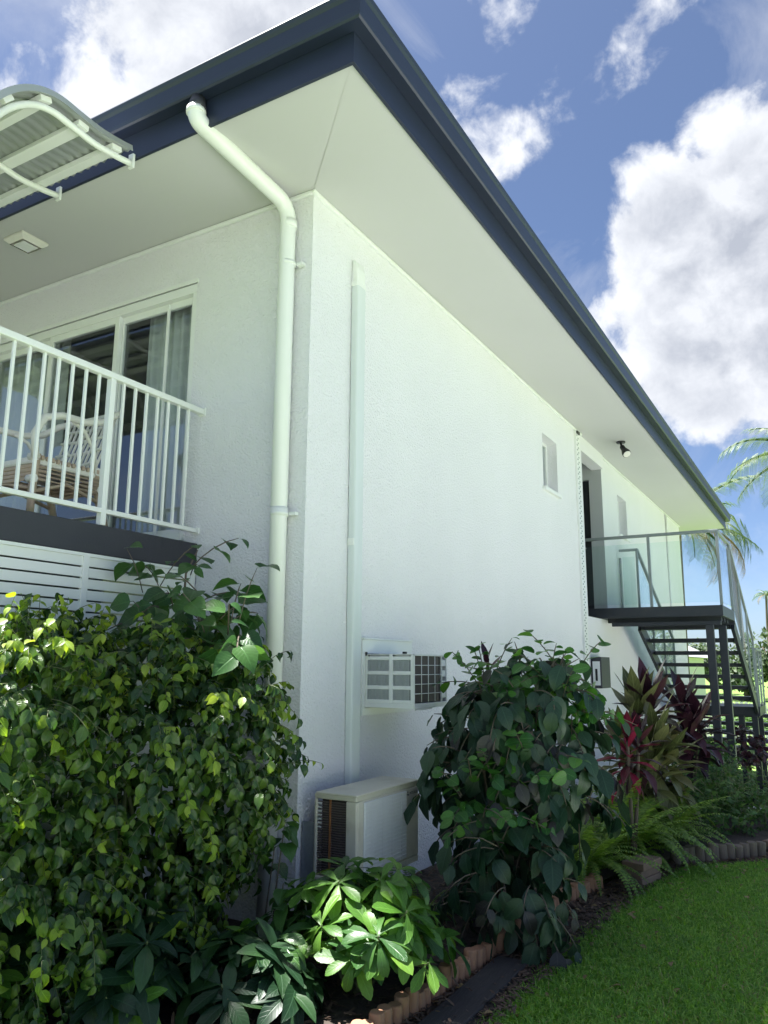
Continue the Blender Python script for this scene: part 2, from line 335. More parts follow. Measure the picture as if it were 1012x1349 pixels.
# ------------------------------------------------------------------ heights of the house
H, A, F = 4.886, 0.873, 2.427           # soffit, eave overhang, upper floor
YE, XW = 15.2, -9.0                      # far end and far side of the house
def terrain(y):
    t = min(1, max(0, (y-4.5)/7.5)); return -0.78*t*t*(3-2*t)

# ------------------------------------------------------------------ ground
def ground():
    xs = [-600, -120, -40, -15, -6, -3] + [i*.5 for i in range(-5, 13)] + [8, 12, 25, 60, 200, 600]
    ys = [-300, -60, -20, -10] + [-6+i*.5 for i in range(44)] + [18, 22, 30, 45, 80, 200, 500, 1200]
    v = [(x, y, terrain(y) + (random.uniform(-.012, .012) if -3 < x < 8 and -6 < y < 16 else 0)) for y in ys for x in xs]
    n = len(xs); f = [(j*n+i, j*n+i+1, (j+1)*n+i+1, (j+1)*n+i) for j in range(len(ys)-1) for i in range(n-1)]
    tag(MB().add(v, f, True).build('lawn', M['lawn']), kind='structure')
ground()
# the garden bed's outer edge (logs) and the edge of the lawn, x for a given y
LOG = [(-.95, 1.03), (-.41, 1.07), (.08, 1.09), (.8, 1.13), (1.49, 1.17), (2.05, 1.29), (2.6, 1.42), (3.0, 1.62), (3.6, 2.15), (4.2, 2.45), (7, 2.55)]
EDGE = [(-1.6, 1.36), (-.37, 1.42), (.87, 1.44), (2.24, 1.56), (2.75, 1.64), (3.03, 1.74), (3.51, 2.26), (4.2, 2.62), (7, 2.75)]
def interp(tab, y):
    return float(np.interp(y, [p[0] for p in tab], [p[1] for p in tab]))
def sheet(name, x0f, x1f, y0, y1, z, nx, ny, mat, rough_=.012):
    v = []; f = []
    for j in range(ny+1):
        y = y0+(y1-y0)*j/ny; a, b = x0f(y), x1f(y)
        for i in range(nx+1):
            e = 0 if i in (0, nx) or j in (0, ny) else random.uniform(-rough_, rough_)
            v.append((a+(b-a)*i/nx, y, terrain(y)+z+e))
    n = nx+1; f = [(j*n+i, j*n+i+1, (j+1)*n+i+1, (j+1)*n+i) for j in range(ny) for i in range(nx)]
    return tag(MB().add(v, f, True).build(name, mat), kind='structure')
sheet('garden_bed', lambda y: .012, lambda y: interp(LOG, y)-.02, .012, 7.2, .055, 14, 60, M['soil'])
sheet('end_garden_bed', lambda y: -3.2, lambda y: interp(LOG, y)-.02, -1.75, .008, .052, 24, 20, M['soil'])
sheet('mulch_strip', lambda y: interp(LOG, y)-.03, lambda y: interp(EDGE, y), -1.6, 7.0, .022, 5, 90, M['soil'], .006)

DY = [-40, 4.4]+[4.5+i*.5 for i in range(17)]+[16]
tag(MB().add([(x, y, terrain(y)+.02) for y in DY for x in (3.5, 12)], [(2*i, 2*i+1, 2*i+3, 2*i+2) for i in range(len(DY)-1)]).build('driveway', surf('concrete', (.455, .47, .485), .9, .12, 1.5, bump=.003, bscale=90)), kind='structure')  # added unseen paving, pale to bounce neutral light onto the walls
tag(MB().add([(-24, -16, .006), (3.5, -16, .006), (3.5, -5.4, .006), (-24, -5.4, .006)], [(0, 1, 2, 3)]).build('road', surf('asphalt', (.05, .05, .052), .9, .2, 3, bump=.004, bscale=120)), kind='structure')  # added unseen dark ground, cuts green light bounced onto the end wall

# ------------------------------------------------------------------ house
house = tag(empty('house', (0, 0, 0)), 'white rendered two storey house with navy gutters and wide white eaves', 'house')
def wall_panel(name, axis, u0, u1, z0, z1, front, back, holes, mat, parent, skip_sides=()):
    """wall in the plane axis=front..back with rectangular holes (u0,u1,z0,z1): faces and reveals only"""
    us = sorted({u0, u1, *[h[0] for h in holes], *[h[1] for h in holes]}); zs = sorted({z0, z1, *[h[2] for h in holes], *[h[3] for h in holes]})
    mb = MB()
    P = (lambda u, z, d: (d, u, z)) if axis == 'x' else (lambda u, z, d: (u, d, z))
    flip = (axis == 'x') != (front < back)
    def quad(a, b, c, d, fl=False):
        mb.add([a, b, c, d], [(0, 1, 2, 3) if not fl else (3, 2, 1, 0)])
    inside = lambda u, z: any(h[0] < u < h[1] and h[2] < z < h[3] for h in holes)
    for i in range(len(us)-1):
        for k in range(len(zs)-1):
            a, b, c, d = us[i], us[i+1], zs[k], zs[k+1]
            if inside((a+b)/2, (c+d)/2): continue
            quad(P(a, c, front), P(b, c, front), P(b, d, front), P(a, d, front), not flip)
            quad(P(a, c, back), P(b, c, back), P(b, d, back), P(a, d, back), flip)
    for a, b, c, d in list(holes) + [(u0, u1, z0, z1)]:
        quad(P(a, c, front), P(a, d, front), P(a, d, back), P(a, c, back)); quad(P(b, c, front), P(b, d, front), P(b, d, back), P(b, c, back))
        quad(P(a, c, front), P(b, c, front), P(b, c, back), P(a, c, back)); quad(P(a, d, front), P(b, d, front), P(b, d, back), P(a, d, back))
    return mb.build(name, mat, parent)
ZB = -1.1
W1 = (4.94, 5.52, 3.755, 4.44); W2 = (9.02, 9.66, 3.77, 4.45)
DX0, DX1, DZ0, DZ1 = -4.45, -1.07, F+.005, 4.462
wall_panel('side_wall', 'x', 0, 6.70, ZB, H, 0, -.22, [W1], M['stucco'], house)
wall_panel('rear_side_wall', 'x', 8.0, YE, ZB, H, -.05, -.25, [W2], M['stucco'], house)
wall_panel('end_wall', 'y', XW, -.22, ZB, H, 0, .22, [(DX0, DX1, DZ0, DZ1)], M['stucco'], house)
MB().box((XW, YE-.2, ZB), (-.25, YE, H)).build('far_wall', M['stucco'], house)
MB().box((XW-.2, 0, ZB), (XW, YE, H)).build('back_wall', M['stucco'], house)
# entry recess: lower wall carries through, back and side walls above the floor
rc = MB(); rc.box((-.25, 6.70, ZB), (-.02, 8.0, F-.15)); rc.build('entry_lower_wall', M['stucco'], house)
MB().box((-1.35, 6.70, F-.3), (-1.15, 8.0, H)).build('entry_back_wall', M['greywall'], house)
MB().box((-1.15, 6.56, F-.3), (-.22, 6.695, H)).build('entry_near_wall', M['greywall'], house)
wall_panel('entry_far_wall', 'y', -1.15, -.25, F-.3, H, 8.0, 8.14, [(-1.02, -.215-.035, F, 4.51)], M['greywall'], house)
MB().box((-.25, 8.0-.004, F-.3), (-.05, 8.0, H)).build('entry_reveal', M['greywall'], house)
MB().box((-1.15, 6.70, F-.05), (-.262, 7.995, F-.015)).build('entry_floor', M['charcoal'], house)
MB().box((-.20, 6.70, 4.66), (-.012, 7.995, H-.002)).build('entry_header', M['stucco'], house)
dr = MB().box((-1.02, 8.06, F), (-.25, 8.11, 4.51)).build('door', M['door'], house)
MB().tube([(-.36, 8.06, 3.42), (-.36, 8.02, 3.42), (-.46, 8.02, 3.42)], .012, 8).build('handle', M['alu'], dr)
# soffit with its mitre strip, cornice beads
sf = MB()
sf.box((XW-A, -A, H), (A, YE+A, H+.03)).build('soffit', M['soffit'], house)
b = MB()
b.box((-.001, -.028, H-.030), (.028, 6.70, H-.002)); b.build('cornice', M['trim'], house, .006)
MB().box((-.05, 8.0, H-.030), (-.024, YE, H-.002)).build('cornice', M['trim'], house, .006)
MB().box((XW, -.028, H-.030), (-.0015, -.0005, H-.002)).build('cornice', M['trim'], house, .006)
MB().bar((.03, -.03, H-.003), (A-.01, -A+.01, H-.0004), .010, .0010).build('soffit_joint', M['soffit'], house)
def sweep(name, prof, mat, parent):
    """a closed eave profile of (distance out from the walls, z) swept round the house with mitred corners"""
    v = []; f = []; n = len(prof)
    for sx, sy in ((0, 0), (0, 1), (1, 1), (1, 0)):
        for d, z in prof:
            v.append((XW-d if sx else d, YE+d if sy else -d, z))
    for c in range(4):
        for k in range(n):
            k2 = (k+1) % n; c2 = (c+1) % 4; f.append((c*n+k, c2*n+k, c2*n+k2, c*n+k2))
    return MB().add(v, f).build(name, mat, parent)
sweep('fascia', [(A+.001, H-.014), (A+.022, H-.014), (A+.022, 5.13), (A+.001, 5.13)], M['navy'], house)
sweep('gutter', [(A+.024, 5.062), (.972, 5.058), (.984, 5.066), (.990, 5.085), (1.000, 5.165), (1.012, 5.185), (1.020, 5.205), (1.012, 5.221), (.997, 5.222), (.990, 5.212), (.985, 5.19), (.975, 5.08), (A+.034, 5.078), (A+.034, 5.20), (A+.024, 5.20)], M['navy'], house)
rf = MB(); e = A+.04
rv = [(e, -e, 5.16), (e, YE+e, 5.16), (XW-e, YE+e, 5.16), (XW-e, -e, 5.16), (XW/2, 5.2, 6.75), (XW/2, YE-5.2, 6.75)]
rf.add(rv, [(0, 1, 5, 4), (2, 3, 4, 5), (1, 2, 5), (3, 0, 4), (0, 3, 2, 1)]); rf.build('roof', M['navy2'], house)
# downpipe on the end wall
dp = empty('downpipe', (0, 0, 0), 0, house)
def bend(p0, p1, p2, r=.10, n=6):
    p0, p1, p2 = Vector(p0), Vector(p1), Vector(p2); a = p1+(p0-p1).normalized()*r; c = p1+(p2-p1).normalized()*r
    return [a*(1-t)**2+p1*2*t*(1-t)+c*t*t for t in [i/n for i in range(n+1)]]
PX, PY = -.155, -.074
q = [(-.225, -.950, 4.985), (-.225, -.945, 4.905), (PX-.005, PY-.01, 4.775), (PX, PY, 4.5), (PX, PY, .05)]
MB().tube([q[0]]+bend(q[0], q[1], q[2], .06)+bend(q[1], q[2], q[3], .12)+[q[4]], .056, 18).build('pipe', M['pvc'], dp)
MB().tube([(-.225, -.938, 5.056), (-.225, -.945, 4.965)], [.044, .064], 16).build('outlet', M['charcoal'], dp)
MB().tube([(-.225, -.950, 4.972), (-.225, -.9495, 4.940)], .061, 16).build('collar', M['pvc'], dp)
MB().tube([(PX, PY, 4.66), (PX, PY, 4.60)], .060, 18).build('collar', M['pvc'], dp)
MB().tube([(PX, PY, 2.60), (PX, PY, 2.54)], .060, 18).build('collar', M['pvc'], dp)
for z in (4.33, 2.56, 1.0):
    bk = MB(); bk.tube([(PX, PY, z-.012), (PX, PY, z+.012)], .0605, 18); bk.box((PX+.055, -.045, z-.01), (PX+.105, -.005, z+.01)); bk.build('bracket', M['trim'], dp)
# sliding door of the balcony
sl = empty('sliding_door', (0, 0, 0), 0, house)
fr = MB(); fr.box((DX0, .006, DZ1-.075), (DX1, .10, DZ1)); fr.box((DX1-.045, .006, DZ0), (DX1, .10, DZ1-.075)); fr.box((DX0, .006, DZ0), (DX0+.045, .10, DZ1-.075)); fr.box((DX0, .006, DZ0), (DX1, .10, DZ0+.04))
fr.build('frame', M['trim'], sl, .004)
hd = MB(); hd.box((DX0-.02, -.012, DZ1), (DX1+.012, .02, DZ1+.03)); hd.build('head_flashing', M['trim'], sl)
pans = [(-1.965, -1.115, .050), (-2.80, -1.925, .012), (-3.62, -2.76, .050), (-4.405, -3.58, .012)]
for a, b_, y in pans:
    st = MB(); z0, z1 = DZ0+.04, DZ1-.075; w = .05
    st.box((a, y, z0), (a+w, y+.035, z1)); st.box((b_-w, y, z0), (b_, y+.035, z1)); st.box((a+w, y, z1-.055), (b_-w, y+.035, z1)); st.box((a+w, y, z0), (b_-w, y+.035, z0+.09))
    so_ = st.build('sash', M['trim'], sl, .003)
    MB().box((a+w, y+.014, z0+.09), (b_-w, y+.020, z1-.055)).build('pane', M['winglass'], so_)
MB().box((-1.395, .020, DZ0+.06), (-1.378, .038, DZ1-.10)).build('screen_stile', M['trim'], sl)
# the room behind the door
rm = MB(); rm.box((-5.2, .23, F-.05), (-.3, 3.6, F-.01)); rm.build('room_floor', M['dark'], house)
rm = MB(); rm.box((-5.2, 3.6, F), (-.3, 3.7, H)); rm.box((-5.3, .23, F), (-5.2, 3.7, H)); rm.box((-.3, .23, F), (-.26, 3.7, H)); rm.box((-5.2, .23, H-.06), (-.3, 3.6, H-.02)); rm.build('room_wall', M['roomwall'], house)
def side_window(Wd, x, name='window'):
    y0, y1, z0, z1 = Wd
    w = empty(name, (0, 0, 0), 0, house); xi = x-.13
    fr = MB(); t = .035
    for bx_ in (((xi-.04, y0, z0), (xi, y0+t, z1)), ((xi-.04, y1-t, z0), (xi, y1, z1)), ((xi-.04, y0+t, z0), (xi, y1-t, z0+t)), ((xi-.04, y0+t, z1-t), (xi, y1-t, z1)), ((xi-.035, (y0+y1)/2-.018, z0+t), (xi-.004, (y0+y1)/2+.018, z1-t))): fr.box(*bx_)
    fr.build('frame', M['trim'], w, .003)
    for a, c in ((y0+t, (y0+y1)/2-.018), ((y0+y1)/2+.018, y1-t)): MB().box((xi-.024, a, z0+t), (xi-.018, c, z1-t)).build('pane', M['winglass'], w)
    MB().box((x-.125, y0-.04, z0-.045), (x+.045, y1+.04, z0-.001)).build('sill', M['trim'], w, .006)
    MB().box((xi-.40, y0-.1, z0-.1), (xi-.36, y1+.1, z1+.1)).build('blind', M['dark'], w)  # dark sheet standing in for the unlit interior behind the panes
side_window(W1, 0.0); side_window(W2, -.05)
# slotted angle beside the entry and a thin conduit on the rear wall
sa = MB().box((.0005, 6.36, .6), (.030, 6.54, H-.035)).build('slotted_angle', M['trim'], house)
sl_ = MB()
for i in range(118):
    z = .72+i*.035
    sl_.box((.0301, 6.39+.05*(i % 2), z), (.032, 6.43+.05*(i % 2), z+.018))
tag(sl_.build('slot', M['alu'], sa), kind='stuff')
MB().box((.0305, 6.38, H-.075), (.05, 6.50, H-.036)).build('angle_cap', M['black'], sa)
MB().tube([(-.03, 13.4, -.2), (-.03, 13.4, H-.04)], .02, 8).build('rear_downpipe', M['pvc'], house)
# balcony: slab, slatted screen, white railing
bl = empty('balcony', (0, 0, 0), 0, house)
BX, BY = -.92, -2.45
MB().box((-6.5, BY, F-.183), (BX, -.004, F)).build('slab', M['charcoal'], bl, .006)
rl = empty('railing', (0, 0, 0), 0, None); rl.parent = bl
# ------------------------------------------------------------------ (railing pieces are parts of the railing thing below)
bpy.data.objects.remove(rl)
rail = tag(empty('balcony_railing', (BX, 0, F)), 'white metal railing with thin upright bars along the balcony edge', 'railing')
R0 = Matrix.Translation((-BX, 0, -F))
ZT, ZBm = 3.417, 2.533
MB().box((BX-.045, BY, ZT-.042), (BX+.005, -.012, ZT)).build('top_rail', M['rail'], rail, .006, R0)
MB().box((BX-.04, BY, ZBm-.03), (BX, -.02, ZBm)).build('bottom_rail', M['rail'], rail, .004, R0)
for z, s_ in ((ZT-.02, .03), (ZBm-.015, .022)):
    MB().box((BX-.05, -.016, z-s_), (BX+.012, -.0005, z+s_)).build('wall_bracket', M['rail'], rail, .003, R0)
bm_ = MB().box((-.008, -.008, 0), (.008, .008, ZT-.042-ZBm)).mesh('bar', M['rail'])
y = -.145
while y > BY+.1:
    k = round((-.145-y)/.0982)
    if k == 7 or k == 22:
        MB().box((BX-.042, y-.02, F+.001), (BX+.001, y+.02, ZT-.042)).build('post', M['rail'], rail, .003, R0)
    else:
        link('bar', bm_, rail, Matrix.Translation((-.02, y, ZBm-F)))
    y -= .0982
MB().box((-6.5, BY+.0, ZT-.042), (BX-.045, BY+.05, ZT)).build('top_rail', M['rail'], rail, .006, R0)
MB().box((-6.5, BY+.005, ZBm-.03), (BX-.04, BY+.045, ZBm)).build('bottom_rail', M['rail'], rail, .004, R0)
for i in range(1, 40):
    link('bar', bm_, rail, Matrix.Translation((-.03-i*.0982, BY+.025, ZBm-F)))
scr = tag(empty('slatted_screen', (BX, 0, 0)), 'white horizontal slat screen under the balcony behind the hedge', 'screen')
slat = MB().box((-.018, BY+.05, 0), (0, -.03, .056)).mesh('slat', M['rail'])
for i in range(30):
    link('slat', slat, scr, Matrix.Translation((-.006, 0, 2.165-i*.0668)))
for yy in (-.035, -.93, -1.72, BY+.05):
    MB().box((BX-.0235, yy-.022, .05), (BX+.003, yy+.022, F-.186)).build('stile', M['rail'], scr, .003, Matrix.Translation((-BX, 0, 0)))
MB().box((BX-.03, BY+.05, F-.205), (BX+.004, -.03, F-.186)).build('top_trim', M['rail'], scr, 0, Matrix.Translation((-BX, 0, 0)))
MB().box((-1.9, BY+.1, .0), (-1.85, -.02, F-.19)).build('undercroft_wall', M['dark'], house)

# ------------------------------------------------------------------ awning
aw = tag(empty('awning', (-.83, -.9, 4.8)), 'curved corrugated metal awning on white tubes over the balcony', 'awning')
Ra = Matrix.Translation((.83, .9, -4.8))
def awn_prof(s, lift=0.0):      # s runs out from the fascia; flat, then bent down
    pts = [(-.905, 4.835), (-1.02, 4.812), (-1.19, 4.792), (-1.36, 4.800), (-1.50, 4.808), (-1.62, 4.772), (-1.735, 4.685), (-1.835, 4.555), (-1.90, 4.40), (-1.93, 4.25)]
    t = s*(len(pts)-1); i = min(int(t), len(pts)-2); u = t-i
    p0, p1, p2, p3 = pts[max(i-1, 0)], pts[i], pts[i+1], pts[min(i+2, len(pts)-1)]
    c = lambda a, b, c_, d: .5*((2*b)+(-a+c_)*u+(2*a-5*b+4*c_-d)*u*u+(-a+3*b-3*c_+d)*u**3)
    return c(p0[0], p1[0], p2[0], p3[0]), c(p0[1], p1[1], p2[1], p3[1])
def awn_pt(s, off):
    y, z = awn_prof(s); y2, z2 = awn_prof(min(1, s+.01)); y1, z1 = awn_prof(max(0, s-.01)); d = Vector((0, y2-y1, z2-z1)).normalized()
    n = Vector((1, 0, 0)).cross(d); n = -n if n.z < 0 and s < .6 else n
    if n.z < 0 and s < .75: n = -n
    if s >= .6 and n.y > 0: n = -n
    return Vector((0, y, z))+n*off
for x in (-.83, -1.56, -2.3, -3.05, -3.8, -4.55, -5.3):
    MB().tube([Vector((x, 0, 0))+awn_pt(.02+i*.98/36, 0) for i in range(37)], .021, 10).build('tube', M['rail'], aw, 0, Ra)
    MB().box((x-.022, -.915, 4.80), (x+.022, -.896, 4.90)).build('bracket', M['rail'], aw, .002, Ra)
for s, in ((.13,), (.30,), (.50,), (.70,), (.93,)):
    c = awn_pt(s, .042); c2 = awn_pt(s+.012, .042); d = (c2-c).normalized()
    MB().bar((-5.4, c.y, c.z), (-.80, c.y, c.z), .075, .034, tuple(Vector((1, 0, 0)).cross(d))).build('purlin', M['rail'], aw, .002, Ra)
sv = []; sfc = []; nx = 4*62; ns = 34
for j in range(ns+1):
    for i in range(nx+1):
        x = -.775-4.7*i/nx
        p = awn_pt(.045+.955*j/ns, .070+.0085*math.cos(2*math.pi*i/4)); sv.append((x, p.y, p.z))
for j in range(ns):
    for i in range(nx): sfc.append((j*(nx+1)+i, j*(nx+1)+i+1, (j+1)*(nx+1)+i+1, (j+1)*(nx+1)+i))
M['zinc'] = surf('pale_zinc', (.46, .48, .47), .35, .08, 6, metal=.45, dirt=(.4, .4, .36), dirt_amt=.3)
sh = MB().add(sv, sfc, True).build('corrugated_sheet', M['zinc'], aw, 0, Ra)
sm = sh.modifiers.new('thickness', 'SOLIDIFY'); sm.thickness = .003
ec = MB()
for j in range(ns):
    a, b_ = awn_pt(.045+.955*j/ns, .088), awn_pt(.045+.955*(j+1)/ns, .088); a2, b2 = awn_pt(.045+.955*j/ns, .052), awn_pt(.045+.955*(j+1)/ns, .052)
    ec.add([(-.772, *a.yz), (-.772, *b_.yz), (-.772, *b2.yz), (-.772, *a2.yz), (-.768, *a.yz), (-.768, *b_.yz), (-.768, *b2.yz), (-.768, *a2.yz)], [(3, 2, 1, 0), (4, 5, 6, 7), (0, 1, 5, 4), (2, 3, 7, 6)])
ec.build('edge_trim', M['zinc'], aw, 0, Ra)

# ------------------------------------------------------------------ things on the walls
# narrow pipe cover
pc = tag(empty('pipe_cover', (0, .555, .83)), 'narrow white plastic pipe cover running up the side wall', 'pipe cover')
Rp = Matrix.Translation((0, -.555, -.83))
M['cover'] = surf('grey_white_pvc', (.68, .72, .71), .35, .03, 3, dirt=(.5, .52, .5), dirt_amt=.25, stretch=(4, 4, .6))
MB().box((.0005, .512, .80), (.060, .628, 4.40)).build('cover', M['cover'], pc, .012, Rp)
MB().box((.0005, .507, 4.39), (.058, .634, 4.43)).build('joiner', M['pvc'], pc, .004, Rp)
MB().box((.0005, .509, 2.42), (.056, .632, 2.47)).build('joiner', M['pvc'], pc, .004, Rp)
cp = MB(); cp.add([(.0005, .515, 4.43), (.055, .515, 4.43), (.055, .626, 4.43), (.0005, .626, 4.43), (.0005, .515, 4.60), (.03, .515, 4.60), (.03, .626, 4.60), (.0005, .626, 4.60), (.052, .515, 4.53), (.052, .626, 4.53)],
    [(0, 1, 8, 5, 4), (3, 7, 6, 9, 2), (1, 2, 9, 8), (8, 9, 6, 5), (5, 6, 7, 4), (0, 3, 2, 1), (0, 4, 7, 3)]); cp.build('end_cap', M['pvc'], pc, .008, Rp)

def louvre_slats(n, z0, z1, fn, name, mat, parent):
    me = None
    for i in range(n):
        fn(z0+(z1-z0)*(i+.5)/n)

# window air conditioner through the wall
wa = tag(empty('window_air_conditioner', (0, 1.0, 1.30)), 'small white boxy air conditioner sticking out through the wall', 'air conditioner')
Rw = Matrix.Translation((0, -1.0, -1.30))
y0, y1, z0, z1, xo = .755, 1.275, 1.305, 1.672, .40
pl = MB(); pl.box((.0005, .716, 1.247), (.014, 1.46, 1.300)); pl.box((.0005, .716, 1.677), (.014, 1.46, 1.775)); pl.box((.0005, .716, 1.30), (.014, y0-.004, 1.677)); pl.box((.0005, y1+.004, 1.30), (.014, 1.46, 1.677))
pl.build('wall_frame', M['trim'], wa, .003, Rw)
MB().box((.0005, .712, 1.775), (.030, 1.45, 1.787)).build('drip_edge', M['trim'], wa, .002, Rw)
cs = MB(); t = .006
cs.box((.0, y0, z1-t), (xo, y1, z1)); cs.box((0, y0, z0), (xo, y1, z0+.03))
for a, b_ in ((.0, .03), (.205, .235), (.375, xo)): cs.box((a, y0, z0+.03), (b_, y0+t, z1-t))
for zz in (1.335, 1.430, 1.530, 1.630): 
    for xa, xb in ((.03, .205), (.235, .375)): cs.box((xa, y0, zz), (xb, y0+t, zz+.026))
for xa, xb in ((.03, .205), (.235, .375)): cs.box((xa, y0+.03, z0+.03), (xb, y0+.036, z1-t))
cs.box((0, y1-t, z0+.03), (xo, y1, z1-t))
cs.build('case', M['acwhite'], wa, .003, Rw)
vm = MB().box((-.0022, 0, 0), (.0022, .016, .072)).mesh('louvre', M['finlight'])
for zz in (1.358, 1.457, 1.557):
    for xa, xb, n in ((.03, .205, 17), (.235, .375, 14)):
        for i in range(n): link('louvre', vm, wa, Rw @ Matrix.Translation((xa+(xb-xa)*(i+.5)/n, y0+.004, zz)) @ Matrix.Rotation(.5, 4, 'Z'))
MB().box((xo-.04, y0+.012, z0+.04), (xo-.012, y1-.09, z1-.012)).build('coil', M['coil'], wa, 0, Rw)
gf = MB()
for yy in (y0, y1-.09, y1-.012): gf.box((xo-.006, yy, z0+.03), (xo+.004, yy+.012, z1))
gf.box((xo-.006, y0, z1-.012), (xo+.004, y1, z1+.001)); gf.box((xo-.006, y0, z0), (xo+.004, y1, z0+.034))
gf.build('front_frame', M['acwhite'], wa, .002, Rw)
gr = MB()
for i in range(1, 4): gr.tube([(xo, y0+.012+(y1-y0-.10)*i/4, z0+.03), (xo, y0+.012+(y1-y0-.10)*i/4, z1-.01)], .0028, 6)
for i in range(1, 5): gr.tube([(xo, y0+.01, z0+.034+(z1-z0-.046)*i/5), (xo, y1-.09, z0+.034+(z1-z0-.046)*i/5)], .0028, 6)
gr.build('wire_grille', M['acwhite'], wa, 0, Rw)
sp_ = MB()
for i in range(4): sp_.box((xo-.03, y1-.078, z0+.06+i*.075), (xo-.002, y1-.012, z0+.105+i*.075))
sp_.build('side_vent', M['acwhite'], wa, .002, Rw)
MB().box((xo-.008, y0+.03, z0-.012), (xo+.002, y0+.28, z0)).build('drip_tray', M['acwhite'], wa, .002, Rw)
MB().box((.004, y0-.006, z1-.012), (.026, y0+.010, z1+.014)).build('corner_clip', M['black'], wa, .002, Rw)
MB().box((.30, y0+.02, z1), (.325, y0+.045, z1+.016)).build('clip', M['black'], wa, .002, Rw)

# outdoor unit on wall brackets
ou = tag(empty('outdoor_air_conditioner', (.25, .44, .33)), 'large cream outdoor air conditioner with dusty top and rust streaked side grille', 'air conditioner')
Ro = Matrix.Translation((-.25, -.44, -.33))
x0, x1, y0, y1, z0, z1 = .10, .40, .035, .82, .333, .835
cs = MB()
cs.box((x0, y0, z1-.03), (x1, y1, z1)); cs.box((x0, y0, z0), (x1, y1, z0+.04))
cs.box((x0, y0, z0+.04), (x0+.022, y0+.02, z1-.03)); cs.box((x1-.075, y0, z0+.04), (x1, y0+.02, z1-.03))
cs.box((x1-.02, y0+.02, z0+.04), (x1, y1, z1-.03)); cs.box((x0+.022, y1-.02, z0+.04), (x1-.02, y1, z1-.03)); cs.box((x0, y0+.30, z0+.04), (x0+.02, y1, z1-.03))
cs.build('case', M['accream'], ou, .008, Ro)
MB().box((x0+.012, y0-.006, z1-.004), (x1+.006, y1+.006, z1+.010)).build('top_cover', M['accream'], ou, .006, Ro)
MB().box((x0+.030, y0+.045, z0+.045), (x1-.08, y0+.075, z1-.035)).build('coil', M['coil'], ou, 0, Ro)
lm = MB().box((x0+.022, 0, 0), (x1-.075, .016, .0045)).mesh('side_louvre', surf('louvre_brown', (.17, .135, .125), .6, .2, 20))
for i in range(30): link('side_louvre', lm, ou, Ro @ Matrix.Translation((0, y0+.006, z0+.05+i*.0139)))
MB().box((x0+.108, y0+.001, z0+.03), (x0+.118, y0+.012, z1-.03)).build('rusty_rib', M['rust'], ou, 0, Ro)
MB().box((x0+.095, y0-.003, z0+.002), (x0+.135, y0-.0005, z0+.06)).build('rust_stain', M['rust'], ou, 0, Ro)
lm = MB().box((x0+.024, 0, 0), (x0+.05, .006, .009)).mesh('fin_tab', M['acwhite'])
for i in range(7): link('fin_tab', lm, ou, Ro @ Matrix.Translation((0, y0+.004, z1-.060-i*.0139*1.6)))
fp = MB(); fp.box((x1+.0005, y0+.075, z0+.055), (x1+.012, y1-.185, z1-.04)); fpo = fp.build('fan_panel', M['acwhite'], ou, .006, Ro)
hm = MB().box((x1+.0115, y0+.085, -.0028), (x1+.0180, y1-.195, .0028)).mesh('guard_bar', M['acwhite'])
for i in range(17): link('guard_bar', hm, fpo, Matrix.Translation((0, 0, z0+.08+i*.0235)))
hv = MB().box((x1+.0118, -.0018, z0+.06), (x1+.0150, .0018, z1-.045)).mesh('guard_rib', M['acwhite'])
for i in range(4): link('guard_rib', hv, fpo, Matrix.Translation((0, y0+.16+i*.122, 0)))
# emblem and lettering
em = MB(); cx, cz, s_ = y1-.150, z1-.066, .011
for k in range(3):
    a = math.pi/2+k*2*math.pi/3; d = Vector((math.cos(a), math.sin(a))); n_ = Vector((-d.y, d.x))
    pts = [Vector((0, 0)), d*s_+n_*s_*.58, d*2*s_, d*s_-n_*s_*.58]
    em.add([(x1+.0012, cx+p_.x, cz+p_.y) for p_ in pts]+[(x1+.0002, cx+p_.x, cz+p_.y) for p_ in pts], [(0, 1, 2, 3), (0, 4, 5, 1), (1, 5, 6, 2), (2, 6, 7, 3), (3, 7, 4, 0)])
em.build('emblem', M['letter'], ou, 0, Ro)
def lettering(text, size, Mx, parent, name='lettering'):
    cu = bpy.data.curves.new(name, 'FONT'); cu.body = text; cu.size = size; cu.extrude = .0004; cu.resolution_u = 2
    to = bpy.data.objects.new(name, cu); COL.objects.link(to); bpy.context.view_layer.update()
    me = bpy.data.meshes.new_from_object(to.evaluated_get(bpy.context.evaluated_depsgraph_get())); bpy.data.objects.remove(to)
    me.materials.clear(); me.materials.append(M['letter']); return link(name, me, parent, Mx)
lettering('MITSUBISHI', .0235, Ro @ Matrix.Translation((x1+.0008, y1-.126, z1-.072)) @ Matrix(((0, 0, 1, 0), (1, 0, 0, 0), (0, 1, 0, 0), (0, 0, 0, 1))), ou)
for yy in (y0+.12, y1-.15):
    bk = MB(); bk.box((.001, yy, .22), (.012, yy+.035, z0-.005)); bk.box((.012, yy, z0-.032), (x1-.02, yy+.035, z0-.003)); bk.build('wall_bracket', M['accream'], ou, 0, Ro)
MB().box((.012, y0+.006, .285), (.098, y0+.014, .665)).build('back_plate', M['finlight'], ou, 0, Ro)
pp = MB(); pp.tube([(.03, .56, .80), (.03, .56, .70), (.06, .62, .55), (.06, .70, .45), (.09, .78, .42)], .022, 10); pp.build('pipe', M['pvc'], ou, 0, Ro)

